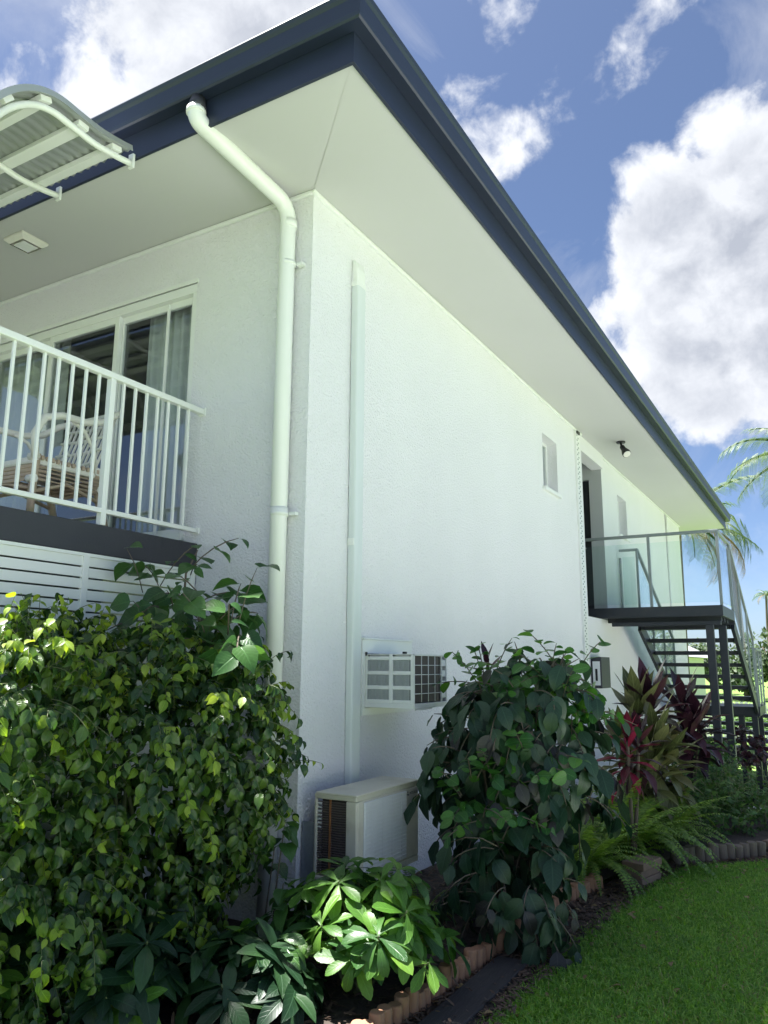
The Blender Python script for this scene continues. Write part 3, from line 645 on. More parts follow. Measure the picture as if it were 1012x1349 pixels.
# spotlight and soffit light, meter box
sp = tag(empty('spotlight', (.42, 7.37, H)), 'small black spotlight under the eave beside the landing', 'light')
MB().lathe((0, 0, -.022), [(.062, 0), (.066, .006), (.066, .021)], 20).build('base', M['black'], sp)
MB().tube([(0, 0, -.02), (.005, .0, -.06), (.03, .01, -.085)], .016, 10).build('arm', M['black'], sp)
d = Vector((.32, -.30, -.55)).normalized(); c = Vector((.02, .0, -.09))
hd_ = MB().tube([c-d*.03, c-d*.015, c+d*.05, c+d*.12, c+d*.165], [.028, .036, .040, .062, .064], 18).build('head', M['black'], sp)
MB().tube([c+d*.1651, c+d*.170], .056, 18).build('lens', M['lens'], hd_)
sq = tag(empty('soffit_light', (-2.37, -.585, H)), 'square cream soffit light over the balcony', 'light')
o = MB(); a_, b2 = .118, .085
o.add([(-a_, -a_, -.001), (a_, -a_, -.001), (a_, a_, -.001), (-a_, a_, -.001), (-a_, -a_, -.02), (a_, -a_, -.02), (a_, a_, -.02), (-a_, a_, -.02), (-b2, -b2, -.05), (b2, -b2, -.05), (b2, b2, -.05), (-b2, b2, -.05)],
      [(0, 1, 2, 3), (0, 4, 5, 1), (1, 5, 6, 2), (2, 6, 7, 3), (3, 7, 4, 0), (4, 8, 9, 5), (5, 9, 10, 6), (6, 10, 11, 7), (7, 11, 8, 4)])
o.build('housing', M['lens'], sq, .004)
MB().box((-.065, -.065, -.0545), (.065, .065, -.0505)).build('diffuser', M['trim'], sq, .003)
mbx = tag(empty('meter_box', (0, 6.95, 1.3)), 'dark grey meter box with white side on the wall below the landing', 'box')
MB().box((.0005, -.22, .0), (.14, .25, .42)).build('case', M['charcoal'], mbx, .006)
MB().box((.02, -.226, .04), (.12, -.2205, .36)).build('side_plate', M['trim'], mbx, .002)
MB().box((.055, -.229, .10), (.085, -.2265, .26)).build('slot_cover', M['black'], mbx)

# ------------------------------------------------------------------ staircase
st = tag(empty('staircase', (1.0, 8.2, terrain(8))), 'dark steel outdoor staircase with glass balustrade up to a landing', 'staircase')
Rs = Matrix.Translation((-1.0, -8.2, -terrain(8)))
LY, LB, LX0, LX1 = 7.4725, 8.90, .004, 1.635; LXR = -.255
def sb(name, mat, a, b_, bev=.003, par=None):
    return MB().box(a, b_).build(name, M[mat], par or st, bev, Rs if par is None else Matrix.Identity(4))
pw = (LX1-LX0)/8
for i in range(10):
    ya = LY+.055+(LB-LY-.06)*i/10
    sb('deck_board', 'charcoal', (LXR if ya < 7.8 else LX0, ya+.003, F-.028), (LX1-.055, ya+(LB-LY-.06)/10-.003, F), .002)
sb('front_beam', 'steel', (LXR, LY, F-.145), (LX1, LY+.05, F+.003))
sb('back_beam', 'steel', (LX0, LB-.05, F-.20), (LX1, LB, F-.031))
sb('side_beam', 'steel', (LX1-.05, LY+.051, F-.145), (LX1, LB-.051, F+.003))
for yy in (7.75, 8.1, 8.45): sb('joist', 'steel', (LX0, yy, F-.20), (LX1-.056, yy+.06, F-.031))
sb('lower_beam', 'steel', (LX0+.1, LY+.10, F-.26), (LX1-.05, LY+.17, F-.205))
for x, yy in ((1.44, 7.58), (1.57, 7.86)): sb('post', 'steel', (x-.05, yy-.05, terrain(yy)-.25), (x+.05, yy+.05, F-.262), .004)
RISE, GO = .192, .40
SX0, SX1 = .23, 1.60
def flight(ys, zs, n, x0, x1):
    for i in range(n-1):
        sb('tread', 'steel', (x0+.045, ys+i*GO+.02, zs-(i+1)*RISE-.062), (x1-.045, ys+i*GO+GO-.05, zs-(i+1)*RISE), .003)
    for x in (x0, x1):
        MB().bar((x, ys-.02, zs-.18), (x, ys+(n-.35)*GO, zs-.18-(n-.3)*RISE), .05, .20).build('stringer', M['steel'], st, .003, Rs)
flight(LB, F, 8, SX0, SX1)
ML, MZ = LB+7*GO+.05, F-8*RISE
sb('mid_landing', 'steel', (SX0-.05, ML, MZ-.16), (SX1+.05, ML+1.25, MZ), .004)
for x, yy in ((1.33, ML+.06), (1.55, ML+.06), (.3, ML+.06), (1.55, ML+1.15)): sb('post', 'steel', (x-.05, yy-.05, terrain(yy)-.25), (x+.05, yy+.05, MZ-.162), .004)
flight(ML+1.25, MZ, 8, SX0+.1, SX1+.35)
# balustrade: front, side, sloping rails, with glass panels
ZR = 3.485
def rbar(p, q, w=.048, h=.042, name='handrail'): return MB().bar(p, q, w, h).build(name, M['alu'], st, .006, Rs)
rbar((LXR, LY+.03, ZR-.02), (LX1+.012, LY+.03, ZR-.02)); rbar((LX1-.012, LY+.055, ZR-.02), (LX1-.012, LB-.02, ZR-.02))
for x, yy in ((.70, LY+.03), (LX1-.012, LY+.03), (LX1-.012, LB-.04)): sb('balustrade_post', 'alu', (x-.019, yy-.019, F+.004), (x+.019, yy+.019, ZR-.042), .004)
def panel(p, q, z0a, z1a, z0b, z1b, mat='glass_green'):
    p, q = Vector((p[0], p[1], 0)), Vector((q[0], q[1], 0)); n_ = (q-p).normalized().cross(Vector((0, 0, 1)))*.005
    v = [p+Vector((0, 0, z0a))-n_, q+Vector((0, 0, z0b))-n_, q+Vector((0, 0, z1b))-n_, p+Vector((0, 0, z1a))-n_]; v += [k+2*n_ for k in v]
    MB().add(v, [(0, 1, 2, 3), (7, 6, 5, 4), (1, 0, 4, 5), (2, 1, 5, 6), (3, 2, 6, 7), (0, 3, 7, 4)]).build('glass_panel', M[mat], st, 0, Rs)
gz0, gz1 = F+.05, ZR-.13
panel((-.22, LY+.03), (.675, LY+.03), gz0, gz1, gz0, gz1); panel((.725, LY+.03), (LX1-.04, LY+.03), gz0, gz1, gz0, gz1)
panel((LX1-.012, LY+.055), (LX1-.012, LB-.065), gz0, gz1, gz0, gz1)
sl_ = RISE/GO; dz = 2.85*sl_
for x in (SX0+.02, LX1-.012):
    rbar((x, LB-.02, ZR-.02), (x, LB+2.85, ZR-.02-dz-.02*sl_))
    for t in (.95, 1.9, 2.83):
        yy = LB+t; z = ZR-.04-t*sl_; sb('balustrade_post', 'alu', (x-.018, yy-.018, z-1.10), (x+.018, yy+.018, z), .004)
        panel((x, yy-.91), (x, yy-.04), z-.98+.91*sl_, z-.10+.91*sl_, z-.98, z-.10)
rbar((-.03, LB-.04, ZR-.02), (SX0+.04, LB-.04, ZR-.02))
for x in (-.02, SX0+.02): sb('balustrade_post', 'alu', (x-.018, LB-.06, F+.004), (x+.018, LB-.024, ZR-.042-(.10 if x < 0 else 0)), .004)
panel((.02, LB-.042), (SX0-.02, LB-.042), gz0, gz1, gz0, gz1)
xm = SX1+.04
rbar((xm, ML+.02, MZ+1.03), (xm, ML+1.22, MZ+1.03)); rbar((xm+.32, ML+1.25, MZ+1.03), (xm+.32, ML+4.1, MZ+1.03-2.85*sl_))
for yy in (ML+.05, ML+.62, ML+1.2): sb('balustrade_post', 'alu', (xm-.018, yy-.018, MZ+.001), (xm+.018, yy+.018, MZ+1.008), .004)
for ya in (ML+.08, ML+.65): panel((xm, ya), (xm, ya+.52), MZ+.06, MZ+.9, MZ+.06, MZ+.9)
for t in (.05, 1.0, 1.95, 2.8):
    yy = ML+1.25+t; z = MZ+1.008-t*sl_; sb('balustrade_post', 'alu', (xm+.302, yy-.018, z-1.1), (xm+.338, yy+.018, z), .004)

# ------------------------------------------------------------------ balcony chair and curtains
ch = tag(empty('cane_chair', (-1.52, -.80, F)), 'white and brown cane armchair on the balcony behind the railing', 'chair')
for sx in (-1, 1):
    MB().tube([(sx*.26, -.30, 0), (sx*.25, -.29, .25), (sx*.25, -.28, .44)], [.022, .024, .024], 10).build('leg', M['cane'], ch)
    MB().tube([(sx*.25, .30, 0), (sx*.24, .22, .22), (sx*.24, .16, .44)], [.022, .026, .026], 10).build('leg', M['cane'], ch)
    arm = [(sx*.29, -.32, .40), (sx*.31, -.35, .55), (sx*.32, -.30, .66), (sx*.32, -.18, .705), (sx*.32, .0, .71), (sx*.31, .14, .75), (sx*.29, .26, .84), (sx*.24, .335, .875), (sx*.12, .365, .885), (0, .37, .888)]
    MB().tube(arm, .024, 10).build('arm', M['canewhite'], ch)
    MB().tube([(sx*.30, -.08, .70), (sx*.29, .02, .66), (sx*.28, .12, .54), (sx*.25, .17, .42)], .013, 8).build('brace', M['canewhite'], ch)
    wm = MB().tube([(-.028, 0, 0), (.028, 0, 0)], .028, 8).mesh('binding', M['canewhite'])
    for k, (yy, z) in enumerate(((-.30, .42), (.17, .42), (.20, .30), (-.30, .28))): link('binding', wm, ch, Matrix.Translation((sx*.245, yy, z)))
MB().box((-.26, -.31, .375), (.26, .20, .425)).build('seat', M['canewhite'], ch, .015)
for i in range(4): MB().tube([(-.262, -.31, .36-i*.026), (.262, -.31, .36-i*.026), (.262, .19, .36-i*.026), (-.262, .19, .36-i*.026), (-.262, -.31, .36-i*.026)], .013, 8).build('seat_band', M['cane'], ch)
wm = MB().box((-.012, 0, .405), (.012, .02, .432)).mesh('woven_knot', M['cane'])
for i in range(13):
    for sx in (-1, 1): link('woven_knot', wm, ch, Matrix.Translation((sx*.262, -.30+i*.038, 0)))
for i in range(11):
    x = -.22+i*.044; MB().tube([(x, .17, .42), (x*1.05, .24, .62), (x*1.08, .335-abs(x)*.08, .87)], .010, 6).build('back_cane', M['canewhite'], ch)
for z, yy in ((.50, .20), (.60, .235), (.70, .27), (.79, .305)): MB().tube([(-.24, yy-.02, z), (0, yy+.012, z), (.24, yy-.02, z)], .011, 6).build('back_band', M['canewhite'], ch)
MB().tube([(-.25, -.29, .22), (0, -.30, .27), (.25, -.29, .22)], .013, 8).build('stretcher', M['cane'], ch)
for sx in (-1, 1): MB().tube([(sx*.25, -.29, .20), (sx*.25, -.05, .29), (sx*.24, .22, .22)], .013, 8).build('stretcher', M['cane'], ch)
def curtain(x0, x1, label, y=.15):
    v = []; f = []; n = 90
    for j in range(2):
        for i in range(n+1):
            u = i/n; x = x0+(x1-x0)*u; d = .026*math.sin(u*(x1-x0)*62+.7*math.sin(u*9)) + .010*math.sin(u*31)
            v.append((x+(.012*math.sin(i*.7) if j == 0 else 0), y+d*(1.15 if j == 0 else .8), F+.03 if j == 0 else H-.42))
    f = [(i, i+1, n+2+i, n+1+i) for i in range(n)]
    o = MB().add(v, f, True).build('curtain', M['curtain']); tag(o, label, 'curtain', 'curtains behind the sliding door')
    o.modifiers.new('thickness', 'SOLIDIFY').thickness = .002
    return o
curtain(-1.72, -1.09, 'pale gathered curtain at the corner end of the sliding door'); curtain(-3.75, -2.72, 'pale gathered curtain hanging behind the cane chair')
tag(MB().box((-1.95, 2.2, F), (-1.0, 2.9, F+.9)).build('cabinet', M['roomwall'], None, .01), 'dim grey cabinet inside the room behind the glass', 'cabinet')

# ------------------------------------------------------------------ log edging and pavers
def edging(name, label, ys, mat, step, tab, hgt=.125):
    e_ = tag(empty(name, (interp(tab, ys[0]), ys[0], 0)), label, 'edging')
    ms = []
    for k in range(4):
        r_ = step*.52*(1, .95, 1.04, .98)[k]
        ms.append(MB().lathe((0, 0, 0), [(r_, -.06), (r_, hgt-.01), (r_*.86, hgt)], 12).mesh('log', M[mat]))
    y = ys[0]
    while y < ys[1]:
        x = interp(tab, y); dx = interp(tab, y+.02)-x
        o = link('log', random.choice(ms), e_, Matrix.Translation((x-interp(tab, ys[0])+random.uniform(-.006, .006), y-ys[0], terrain(y)+random.uniform(-.024, .012)))
                 @ Matrix.Rotation(random.uniform(-.10, .10), 4, 'X') @ Matrix.Rotation(random.uniform(-.07, .07), 4, 'Y') @ Matrix.Rotation(random.uniform(0, 6.28), 4, 'Z'))
        y += step/math.hypot(1, dx/.02)
    return e_
edging('log_edging', 'row of short reddish pine logs edging the bed below the cream air conditioner', (-.95, 1.98), 'pine', .068, LOG)
edging('log_edging', 'row of grey weathered logs edging the bed near the stairs', (2.96, 3.66), 'pinegrey', .080, [(2.9, 1.60), (3.0, 1.655), (3.56, 2.14), (4, 2.5)], .15)
sk = tag(empty('paver_stack', (1.50, 2.32, 0), rad(-12)), 'stack of brown concrete pavers at the corner of the log edging', 'pavers')
pm = MB().box((-.085, -.16, 0), (.085, .16, .052)).mesh('paver', M['paver'])
for i in range(3):
    o = link('paver', pm, sk, Matrix.Translation((random.uniform(-.012, .012), random.uniform(-.012, .012), .022+i*.0535)) @ Matrix.Rotation(random.uniform(-.05, .05), 4, 'Z'))
    bv = o.modifiers.new('bevel', 'BEVEL'); bv.width = .006; bv.segments = 2
bk = tag(empty('brick_edging', (2.34, 4.02, 0), rad(-30)), 'brown brick edging at the right end of the garden bed', 'edging')
for i in range(6):
    for k in range(2):
        o = link('brick', pm, bk, Matrix.Translation((.0+k*.01, i*.33, .0+k*.0535+terrain(4+i*.33))) @ Matrix.Rotation(random.uniform(-.04, .04), 4, 'Z'))
        bv = o.modifiers.new('bevel', 'BEVEL'); bv.width = .006; bv.segments = 2
slp = tag(empty('timber_sleeper', (1.245, -.55, 0)), 'dark weathered timber sleeper lying in front of the log edging', 'timber')
MB().box((-.09, -.95, .005), (.09, .85, .045)).build('plank', M['sleeper'], slp, .006)

# ------------------------------------------------------------------ leaves
def leaf_shape(prof, droop=0.0, fold=0.15, cup=0.0, wave=0.0, petiole=0.0):
    """unit leaf along +Y: prof is a list of (t, half width); the blade bends down by droop radians; returns verts, faces, uv"""
    V = []; UV = []; Fc = []; rows = []
    y = petiole; z = 0.0; pt = 0.0
    def bend_pos(t):
        n = 12; yy = zz = 0.0
        for i in range(n):
            a = -droop*(t*(i+.5)/n); yy += math.cos(a)*t/n; zz += math.sin(a)*t/n
        return yy, zz, -droop*t
    for t, w in prof:
        yy, zz, a = bend_pos(t); wv_ = wave*math.sin(t*17)
        if w <= 1e-6:
            rows.append([len(V)]); V.append((0, yy+petiole, zz)); UV.append((0, t))
        else:
            up = w*(fold+cup)+wv_; rows.append([len(V), len(V)+1, len(V)+2])
            for sx in (-1, 0, 1):
                V.append((sx*w, yy+petiole-(math.sin(a)*up if sx else 0)*1.0, zz+(math.cos(a)*up if sx else 0)+(wave*sx*math.cos(t*13) if sx else 0))); UV.append((sx, t))
    for a, b_ in zip(rows[:-1], rows[1:]):
        if len(a) == 1: Fc += [(a[0], b_[1], b_[0]), (a[0], b_[2], b_[1])]
        elif len(b_) == 1: Fc += [(a[0], a[1], b_[0]), (a[1], a[2], b_[0])]
        else: Fc += [(a[0], a[1], b_[1], b_[0]), (a[1], a[2], b_[2], b_[1])]
    if petiole:
        n = len(V); V += [(-.012, 0, 0), (.012, 0, 0), (.012, petiole*1.02, 0), (-.012, petiole*1.02, 0)]; UV += [(0, 0)]*4; Fc.append((n, n+1, n+2, n+3))
    return np.array(V, np.float32), Fc, np.array(UV, np.float32)
class Leaf:
    def __init__(s, name, mat, shape):
        s.V, s.F, s.UV = shape; s.mat = mat; s.name = name
        s.loops = np.array([i for f in s.F for i in f], np.int32); s.tot = np.array([len(f) for f in s.F], np.int32); s._me = None
    @property
    def mesh(s):
        if s._me is None:
            st_ = np.concatenate([[0], np.cumsum(s.tot)[:-1]]); s._me = np_mesh(s.name, s.V, s.loops, st_, s.tot, [s.mat], s.UV[s.loops])
        return s._me
def frames(P, D, Nn, S):
    """stack of 4x4 matrices: leaf Y along D, Z towards Nn, scale S"""
    D = D/np.linalg.norm(D, axis=1, keepdims=True); Nn = Nn-(Nn*D).sum(1, keepdims=True)*D
    ln = np.linalg.norm(Nn, axis=1, keepdims=True); Nn = np.where(ln < 1e-3, np.array([[.3, .5, .8]]), Nn/np.maximum(ln, 1e-6))
    X = np.cross(D, Nn); X /= np.maximum(np.linalg.norm(X, axis=1, keepdims=True), 1e-6)
    Mx = np.zeros((len(P), 4, 4)); S = np.asarray(S).reshape(-1, 1)
    Mx[:, :3, 0] = X*S; Mx[:, :3, 1] = D*S; Mx[:, :3, 2] = np.cross(X, D)*S; Mx[:, :3, 3] = P; Mx[:, 3, 3] = 1
    return Mx
def batch_mesh(name, groups):
    """groups: list of (Leaf, matrices) joined into one mesh"""
    Vs, Ls, Ts, Us, Mi, mats = [], [], [], [], [], []; off = 0
    for lf, Mx in groups:
        k = len(Mx)
        if not k: continue
        v = np.einsum('kij,nj->kni', Mx[:, :3, :3], lf.V)+Mx[:, None, :3, 3]; n = len(lf.V)
        Vs.append(v.reshape(-1, 3)); Ls.append((lf.loops[None, :]+(off+np.arange(k)*n)[:, None]).ravel()); Ts.append(np.tile(lf.tot, k)); Us.append(np.tile(lf.UV[lf.loops], (k, 1)))
        if lf.mat not in mats: mats.append(lf.mat)
        Mi.append(np.full(k*len(lf.tot), mats.index(lf.mat))); off += k*n
    tot = np.concatenate(Ts); st_ = np.concatenate([[0], np.cumsum(tot)[:-1]])
    return np_mesh(name, np.concatenate(Vs), np.concatenate(Ls), st_, tot, mats, np.concatenate(Us), True, np.concatenate(Mi))
class Plant:
    def __init__(s, name, label, cat, loc, group=None):
        s.root = tag(empty(name, loc), label, cat, group); s.loc = np.array(loc, float); s.items = {}; s.st = MB(); s.stmat = M['bark']
    def leaves(s, lf, P, D, Nn, S):
        if len(P): s.items.setdefault(lf, []).append(frames(np.asarray(P, float), np.asarray(D, float), np.asarray(Nn, float), S))
    def stem(s, pts, r, seg=6): s.st.tube(pts, r, seg)
    def finish(s, limit=300, part='leaf', min_px=8):
        allm = []; lfs = []
        for lf, ms in s.items.items():
            mm = np.concatenate(ms); allm.append(mm); lfs += [lf]*len(mm)
        if allm:
            A_ = np.concatenate(allm); C = A_[:, :3, 3]+A_[:, :3, 1]*.5; d = C-CAM_POS; z = d@CF
            u = 506+FPX*(d@CR)/np.maximum(z, .1); v = 674.5-FPX*(d@CU)/np.maximum(z, .1)
            px = FPX*np.linalg.norm(A_[:, :3, 1], axis=1)/np.maximum(z, .1)
            cell = {}
            for i in np.argsort(z):
                if z[i] < .1 or not (0 < u[i] < 1012 and 0 < v[i] < 1349): continue
                cell.setdefault((int(u[i]/9), int(v[i]/9)), i)
            ok = sorted(cell.values(), key=lambda i: -px[i])
            ok = [i for i in ok if px[i] >= min_px][:limit]; oks = set(ok)
            T = np.eye(4); T[:3, 3] = -s.loc
            for i in ok: link(part, lfs[i].mesh, s.root, Matrix((T@A_[i]).tolist()))
            rest = {}
            for i in range(len(lfs)):
                if i not in oks: rest.setdefault(lfs[i], []).append(i)
            if rest:
                o = link('foliage', batch_mesh('foliage', [(lf, np.einsum('ij,kjl->kil', T, A_[ix])) for lf, ix in rest.items()]), s.root)
                tag(o, kind='stuff')
        if s.st.v: s.st.build('stem', s.stmat, s.root, 0, Matrix.Translation(tuple(-s.loc)))
        return s.root
OVATE = [(0, 0), (.12, .17), (.30, .27), (.52, .25), (.75, .13), (.90, .045), (1, 0)]
DRIP = [(0, 0), (.12, .20), (.32, .29), (.56, .25), (.78, .10), (1, 0)]
HEART = [(0, .02), (.05, .26), (.20, .38), (.42, .37), (.66, .24), (.86, .09), (1, 0)]
OBOV = [(0, .015), (.15, .045), (.35, .11), (.58, .175), (.78, .17), (.92, .09), (1, 0)]
ROUND = [(0, 0), (.10, .22), (.30, .36), (.55, .38), (.80, .27), (.94, .12), (1, 0)]
STRAP = [(0, .03), (.12, .035), (.28, .095), (.48, .14), (.68, .12), (.86, .05), (1, 0)]
def variants(name, mat, prof, n=3, droop=(.3, 1.1), fold=(.1, .35), wave=0.0, pet=0.0):
    return [Leaf(name, M[mat], leaf_shape(prof, droop[0]+(droop[1]-droop[0])*i/max(1, n-1), fold[0]+(fold[1]-fold[0])*((i*2) % n)/max(1, n-1), 0, wave, pet)) for i in range(n)]
U = lambda k: (lambda a: a/np.linalg.norm(a, axis=1, keepdims=True))(rng.standard_normal((k, 3)))

def twig_plant(pl, blobs, ntw, nl, leaf_sets, size, spread=.16, droop=.55, reject=lambda p: False, inner=0, lift=.25, new_frac=lambda p, s: .15, hang=.55, stemr=.0035):
    """twigs on the surface of a union of blobs; leaves alternate along each twig; some leaves fill the inside"""
    blobs = [tuple(map(float, b_)) for b_ in blobs]; area = np.array([b_[3]*b_[5]+b_[4]*b_[5]+b_[3]*b_[4] for b_ in blobs]); area /= area.sum()
    depth = lambda p, skip: min([sum(((p[i]-b_[i])/b_[3+i])**2 for i in range(3)) for k, b_ in enumerate(blobs) if k != skip] or [9])
    Ps = {0: [], 1: []}; Ds = {0: [], 1: []}; Ns = {0: [], 1: []}; Ss = {0: [], 1: []}; made = 0; tries = 0
    while made < ntw and tries < ntw*12:
        tries += 1; k = rng.choice(len(blobs), p=area); b_ = np.array(blobs[k]); n_ = U(1)[0]
        fac = rng.uniform(.78, 1.0); p = b_[:3]+n_*b_[3:]*fac
        out = n_/b_[3:]; out /= np.linalg.norm(out)
        if depth(p, k) < .62 or p[2] < .03 or reject(p+out*spread): continue
        made += 1
        d = out*.8+np.array([0, 0, lift])+U(1)[0]*.55; d /= np.linalg.norm(d); ln = spread*rng.uniform(.7, 1.5); pts = [p-d*.05]; dd = d.copy()
        m_ = int(nl*rng.uniform(.7, 1.4))
        side = np.cross(dd, [0, 0, 1.0]); side /= max(1e-3, np.linalg.norm(side))
        young = rng.random() < new_frac(p, n_)
        for i in range(m_):
            dd = dd+np.array([0, 0, -droop/m_*1.6]); dd /= np.linalg.norm(dd); q_ = pts[-1]+dd*ln/m_*1.2; pts.append(q_)
            s_ = 1 if i % 2 else -1; ld = dd*.45+side*s_*rng.uniform(.45, .9)+np.array([0, 0, -hang])+U(1)[0]*.28
            nn = out*.75+np.array([0, 0, .60])+U(1)[0]*.62
            isn = 1 if (young and i > m_*.45) or rng.random() < .03 else 0
            Ps[isn].append(q_); Ds[isn].append(ld); Ns[isn].append(nn); Ss[isn].append(size*rng.uniform(.55, 1.2)*(.85 if isn else 1))
        if stemr: pl.stem(pts, [stemr]*(len(pts)-1)+[stemr*.5], 4)
    for _ in range(inner):
        k = rng.choice(len(blobs), p=area); b_ = np.array(blobs[k]); n_ = U(1)[0]; p = b_[:3]+n_*b_[3:]*rng.uniform(.35, .85)
        if p[2] < .03 or reject(p): continue
        Ps[0].append(p); Ds[0].append(n_*.5+np.array([0, 0, -hang])+U(1)[0]*.5); Ns[0].append(n_*.5+np.array([0, 0, .6])+U(1)[0]*.5); Ss[0].append(size*rng.uniform(.8, 1.25))
    for key in (0, 1):
        if not Ps[key]: continue
        P_, D_, N_, S_ = map(np.array, (Ps[key], Ds[key], Ns[key], Ss[key])); vs_ = leaf_sets[key]; ch_ = rng.integers(0, len(vs_), len(P_))
        for i, lf in enumerate(vs_):
            w = ch_ == i; pl.leaves(lf, P_[w], D_[w], N_[w], S_[w])
in_house = lambda p: (p[1] > -.02 and p[0] < .03) or (p[0] < -.885 and p[1] < 0) or (abs(p[0]-PX) < .07 and p[1] > -.14)

# weeping fig hedge at the left
figs = variants('fig_leaf', 'fig', DRIP, 5, (.3, 1.7), (.10, .7)); fign = variants('fig_leaf', 'fignew', DRIP, 4, (.3, 1.6), (.15, .7))
hg = Plant('fig_hedge', 'tall dense weeping fig hedge with small glossy leaves in the house corner', 'hedge', (-.3, -1.05, .05))
hb = [(-.28, -1.80, 1.42, .32, .26, .36), (-.60, -1.45, 1.05, .52, .50, .76), (-.22, -1.0, 1.05, .46, .45, .72), (.00, -.72, 1.15, .34, .33, .56), (-.45, -1.5, .50, .55, .42, .45), (-.62, -1.40, 1.45, .40, .45, .38), (-.20, -1.0, .50, .38, .38, .38)]
twig_plant(hg, hb, 1350, 9, (figs, fign), .074, .15, .7, in_house, 1500, .2, lambda p, n_: .14+.35*max(0, (p[2]-.9))+(.30 if p[2] > 1.55 and p[1] < -1.1 else 0), stemr=.0018)
hg.stmat = M['stem']
for a in range(9):
    bx_, by_ = rng.uniform(-.6, -.15), rng.uniform(-1.2, -.85); tx, ty = bx_+rng.uniform(-.2, .12), by_+rng.uniform(-.2, .15)
    hg.stem([(bx_, by_, .0), (bx_*.8+tx*.2, by_, .45), ((bx_+tx)/2, (by_+ty)/2, .85), (tx, ty, 1.25)], [.020, .016, .011, .004], 7)
hg.finish(300)

# big-leaved climber on top of the hedge
vinel = variants('vine_leaf', 'vine', HEART, 3, (.3, 1.0), (.05, .25), .01, .12)
vn = Plant('climbing_vine', 'climbing vine with large heart leaves reaching up over the hedge top', 'vine', (-.55, -.55, .05))
twig_plant(vn, [(-.62, -.62, 1.95, .20, .16, .20), (-.42, -.72, 1.82, .30, .22, .14), (-.10, -.75, 1.78, .28, .18, .12), (-.58, -.45, 2.15, .13, .10, .10)], 46, 4, (vinel, vinel), .155, .20, .5, in_house, 10, .35, hang=.35, stemr=.004)
vn.stem([(-.5, -.5, .05), (-.52, -.5, .8), (-.55, -.5, 1.5), (-.58, -.45, 2.15), (-.52, -.42, 2.3)], [.012, .011, .010, .007, .004], 6)
vn.finish(120)
# broad dark leaves along the foot of the hedge
broadl = variants('broad_leaf', 'broad', [(0, .012), (.12, .09), (.32, .18), (.55, .20), (.78, .135), (.93, .05), (1, 0)], 3, (.3, 1.1), (.1, .35), 0, .08)
brl = variants('broad_leaf', 'bright', [(0, .012), (.12, .09), (.32, .18), (.55, .20), (.78, .135), (.93, .05), (1, 0)], 2, (.3, .9), (.1, .3), 0, .06)
def whorls(pl, tips, leafs, size, nl, el=(-.2, .6), base=None, stem_r=.006):
    for (tip, out_, sc, lf_) in tips:
        n = int(nl*rng.uniform(.75, 1.3)); a0 = rng.uniform(0, 6.28); ax = np.array(out_)/np.linalg.norm(out_); ref = np.cross(ax, [.3, .2, .9]); ref /= np.linalg.norm(ref); r2 = np.cross(ax, ref)
        P_, D_, N_, S_ = [], [], [], []
        for i in range(n):
            a = a0+i*2.399; e_ = rng.uniform(*el); d_ = (ref*math.cos(a)+r2*math.sin(a))*math.cos(e_)+ax*math.sin(e_)
            P_.append(np.array(tip)-ax*.015*i*.3); D_.append(d_+np.array([0, 0, -.12])); N_.append(ax+np.array([0, 0, .4])+U(1)[0]*.15); S_.append(size*sc*rng.uniform(.75, 1.1))
        L_ = leafs[lf_]; ch_ = rng.integers(0, len(L_), n)
        for i, lf in enumerate(L_):
            w = ch_ == i; pl.leaves(lf, np.array(P_)[w], np.array(D_)[w], np.array(N_)[w], np.array(S_)[w])
def whorl_shrub(name, label, loc, r, h, ntips, leafs, size, nl, group=None, bright=.2, low=.15, rej=lambda p: False):
    pl = Plant(name, label, 'shrub', loc, group); c = np.array(loc); tips = []
    for i in range(ntips*3):
        if len(tips) >= ntips: break
        a = rng.uniform(0, 6.28); rr = math.sqrt(rng.uniform(0, 1)); z = h*(1-.55*rr*rr)*rng.uniform(.55, 1.0)+low*0
        t_ = c+np.array([r[0]*rr*math.cos(a), r[1]*rr*math.sin(a), max(low, z)])
        if rej(t_) or in_house(t_+np.array([-.04, .06, 0])): continue
        o_ = np.array([math.cos(a)*rr*.8, math.sin(a)*rr*.8, .8])+U(1)[0]*.25; tips.append((t_, o_, rng.uniform(.75, 1.1), 1 if rng.random() < bright else 0))
        pl.stem([c+np.array([rng.uniform(-.05, .05), rng.uniform(-.05, .05), 0]), (c*.6+t_*.4)+np.array([0, 0, h*.12]), t_-o_/np.linalg.norm(o_)*.03, t_], [.010, .008, .006, .003], 6)
    whorls(pl, tips, leafs, size, nl); pl.stmat = M['stem']; return pl
for k, (loc, r, h, n, lab) in enumerate((((-.62, -1.62, .05), (.42, .20), .55, 26, 'low dark broad leaved shrub at the bottom left under the hedge'),
                                         ((.05, -1.30, .05), (.42, .24), .50, 26, 'low dark broad leaved shrub below the middle of the hedge'),
                                         ((.44, -.98, .05), (.34, .24), .34, 26, 'dark glossy broad leaved shrub between the hedge and the bright green shrub'))):
    whorl_shrub('broad_leaf_shrub', lab, loc, r, h, n, (broadl, brl), .21, 8, 'broad leaved shrubs under the hedge', .12).finish(230)
sg = Plant('leafy_shoot', 'lone leafy shoot on bare stems against the downpipe foot', 'plant', (.22, -.50, .05))
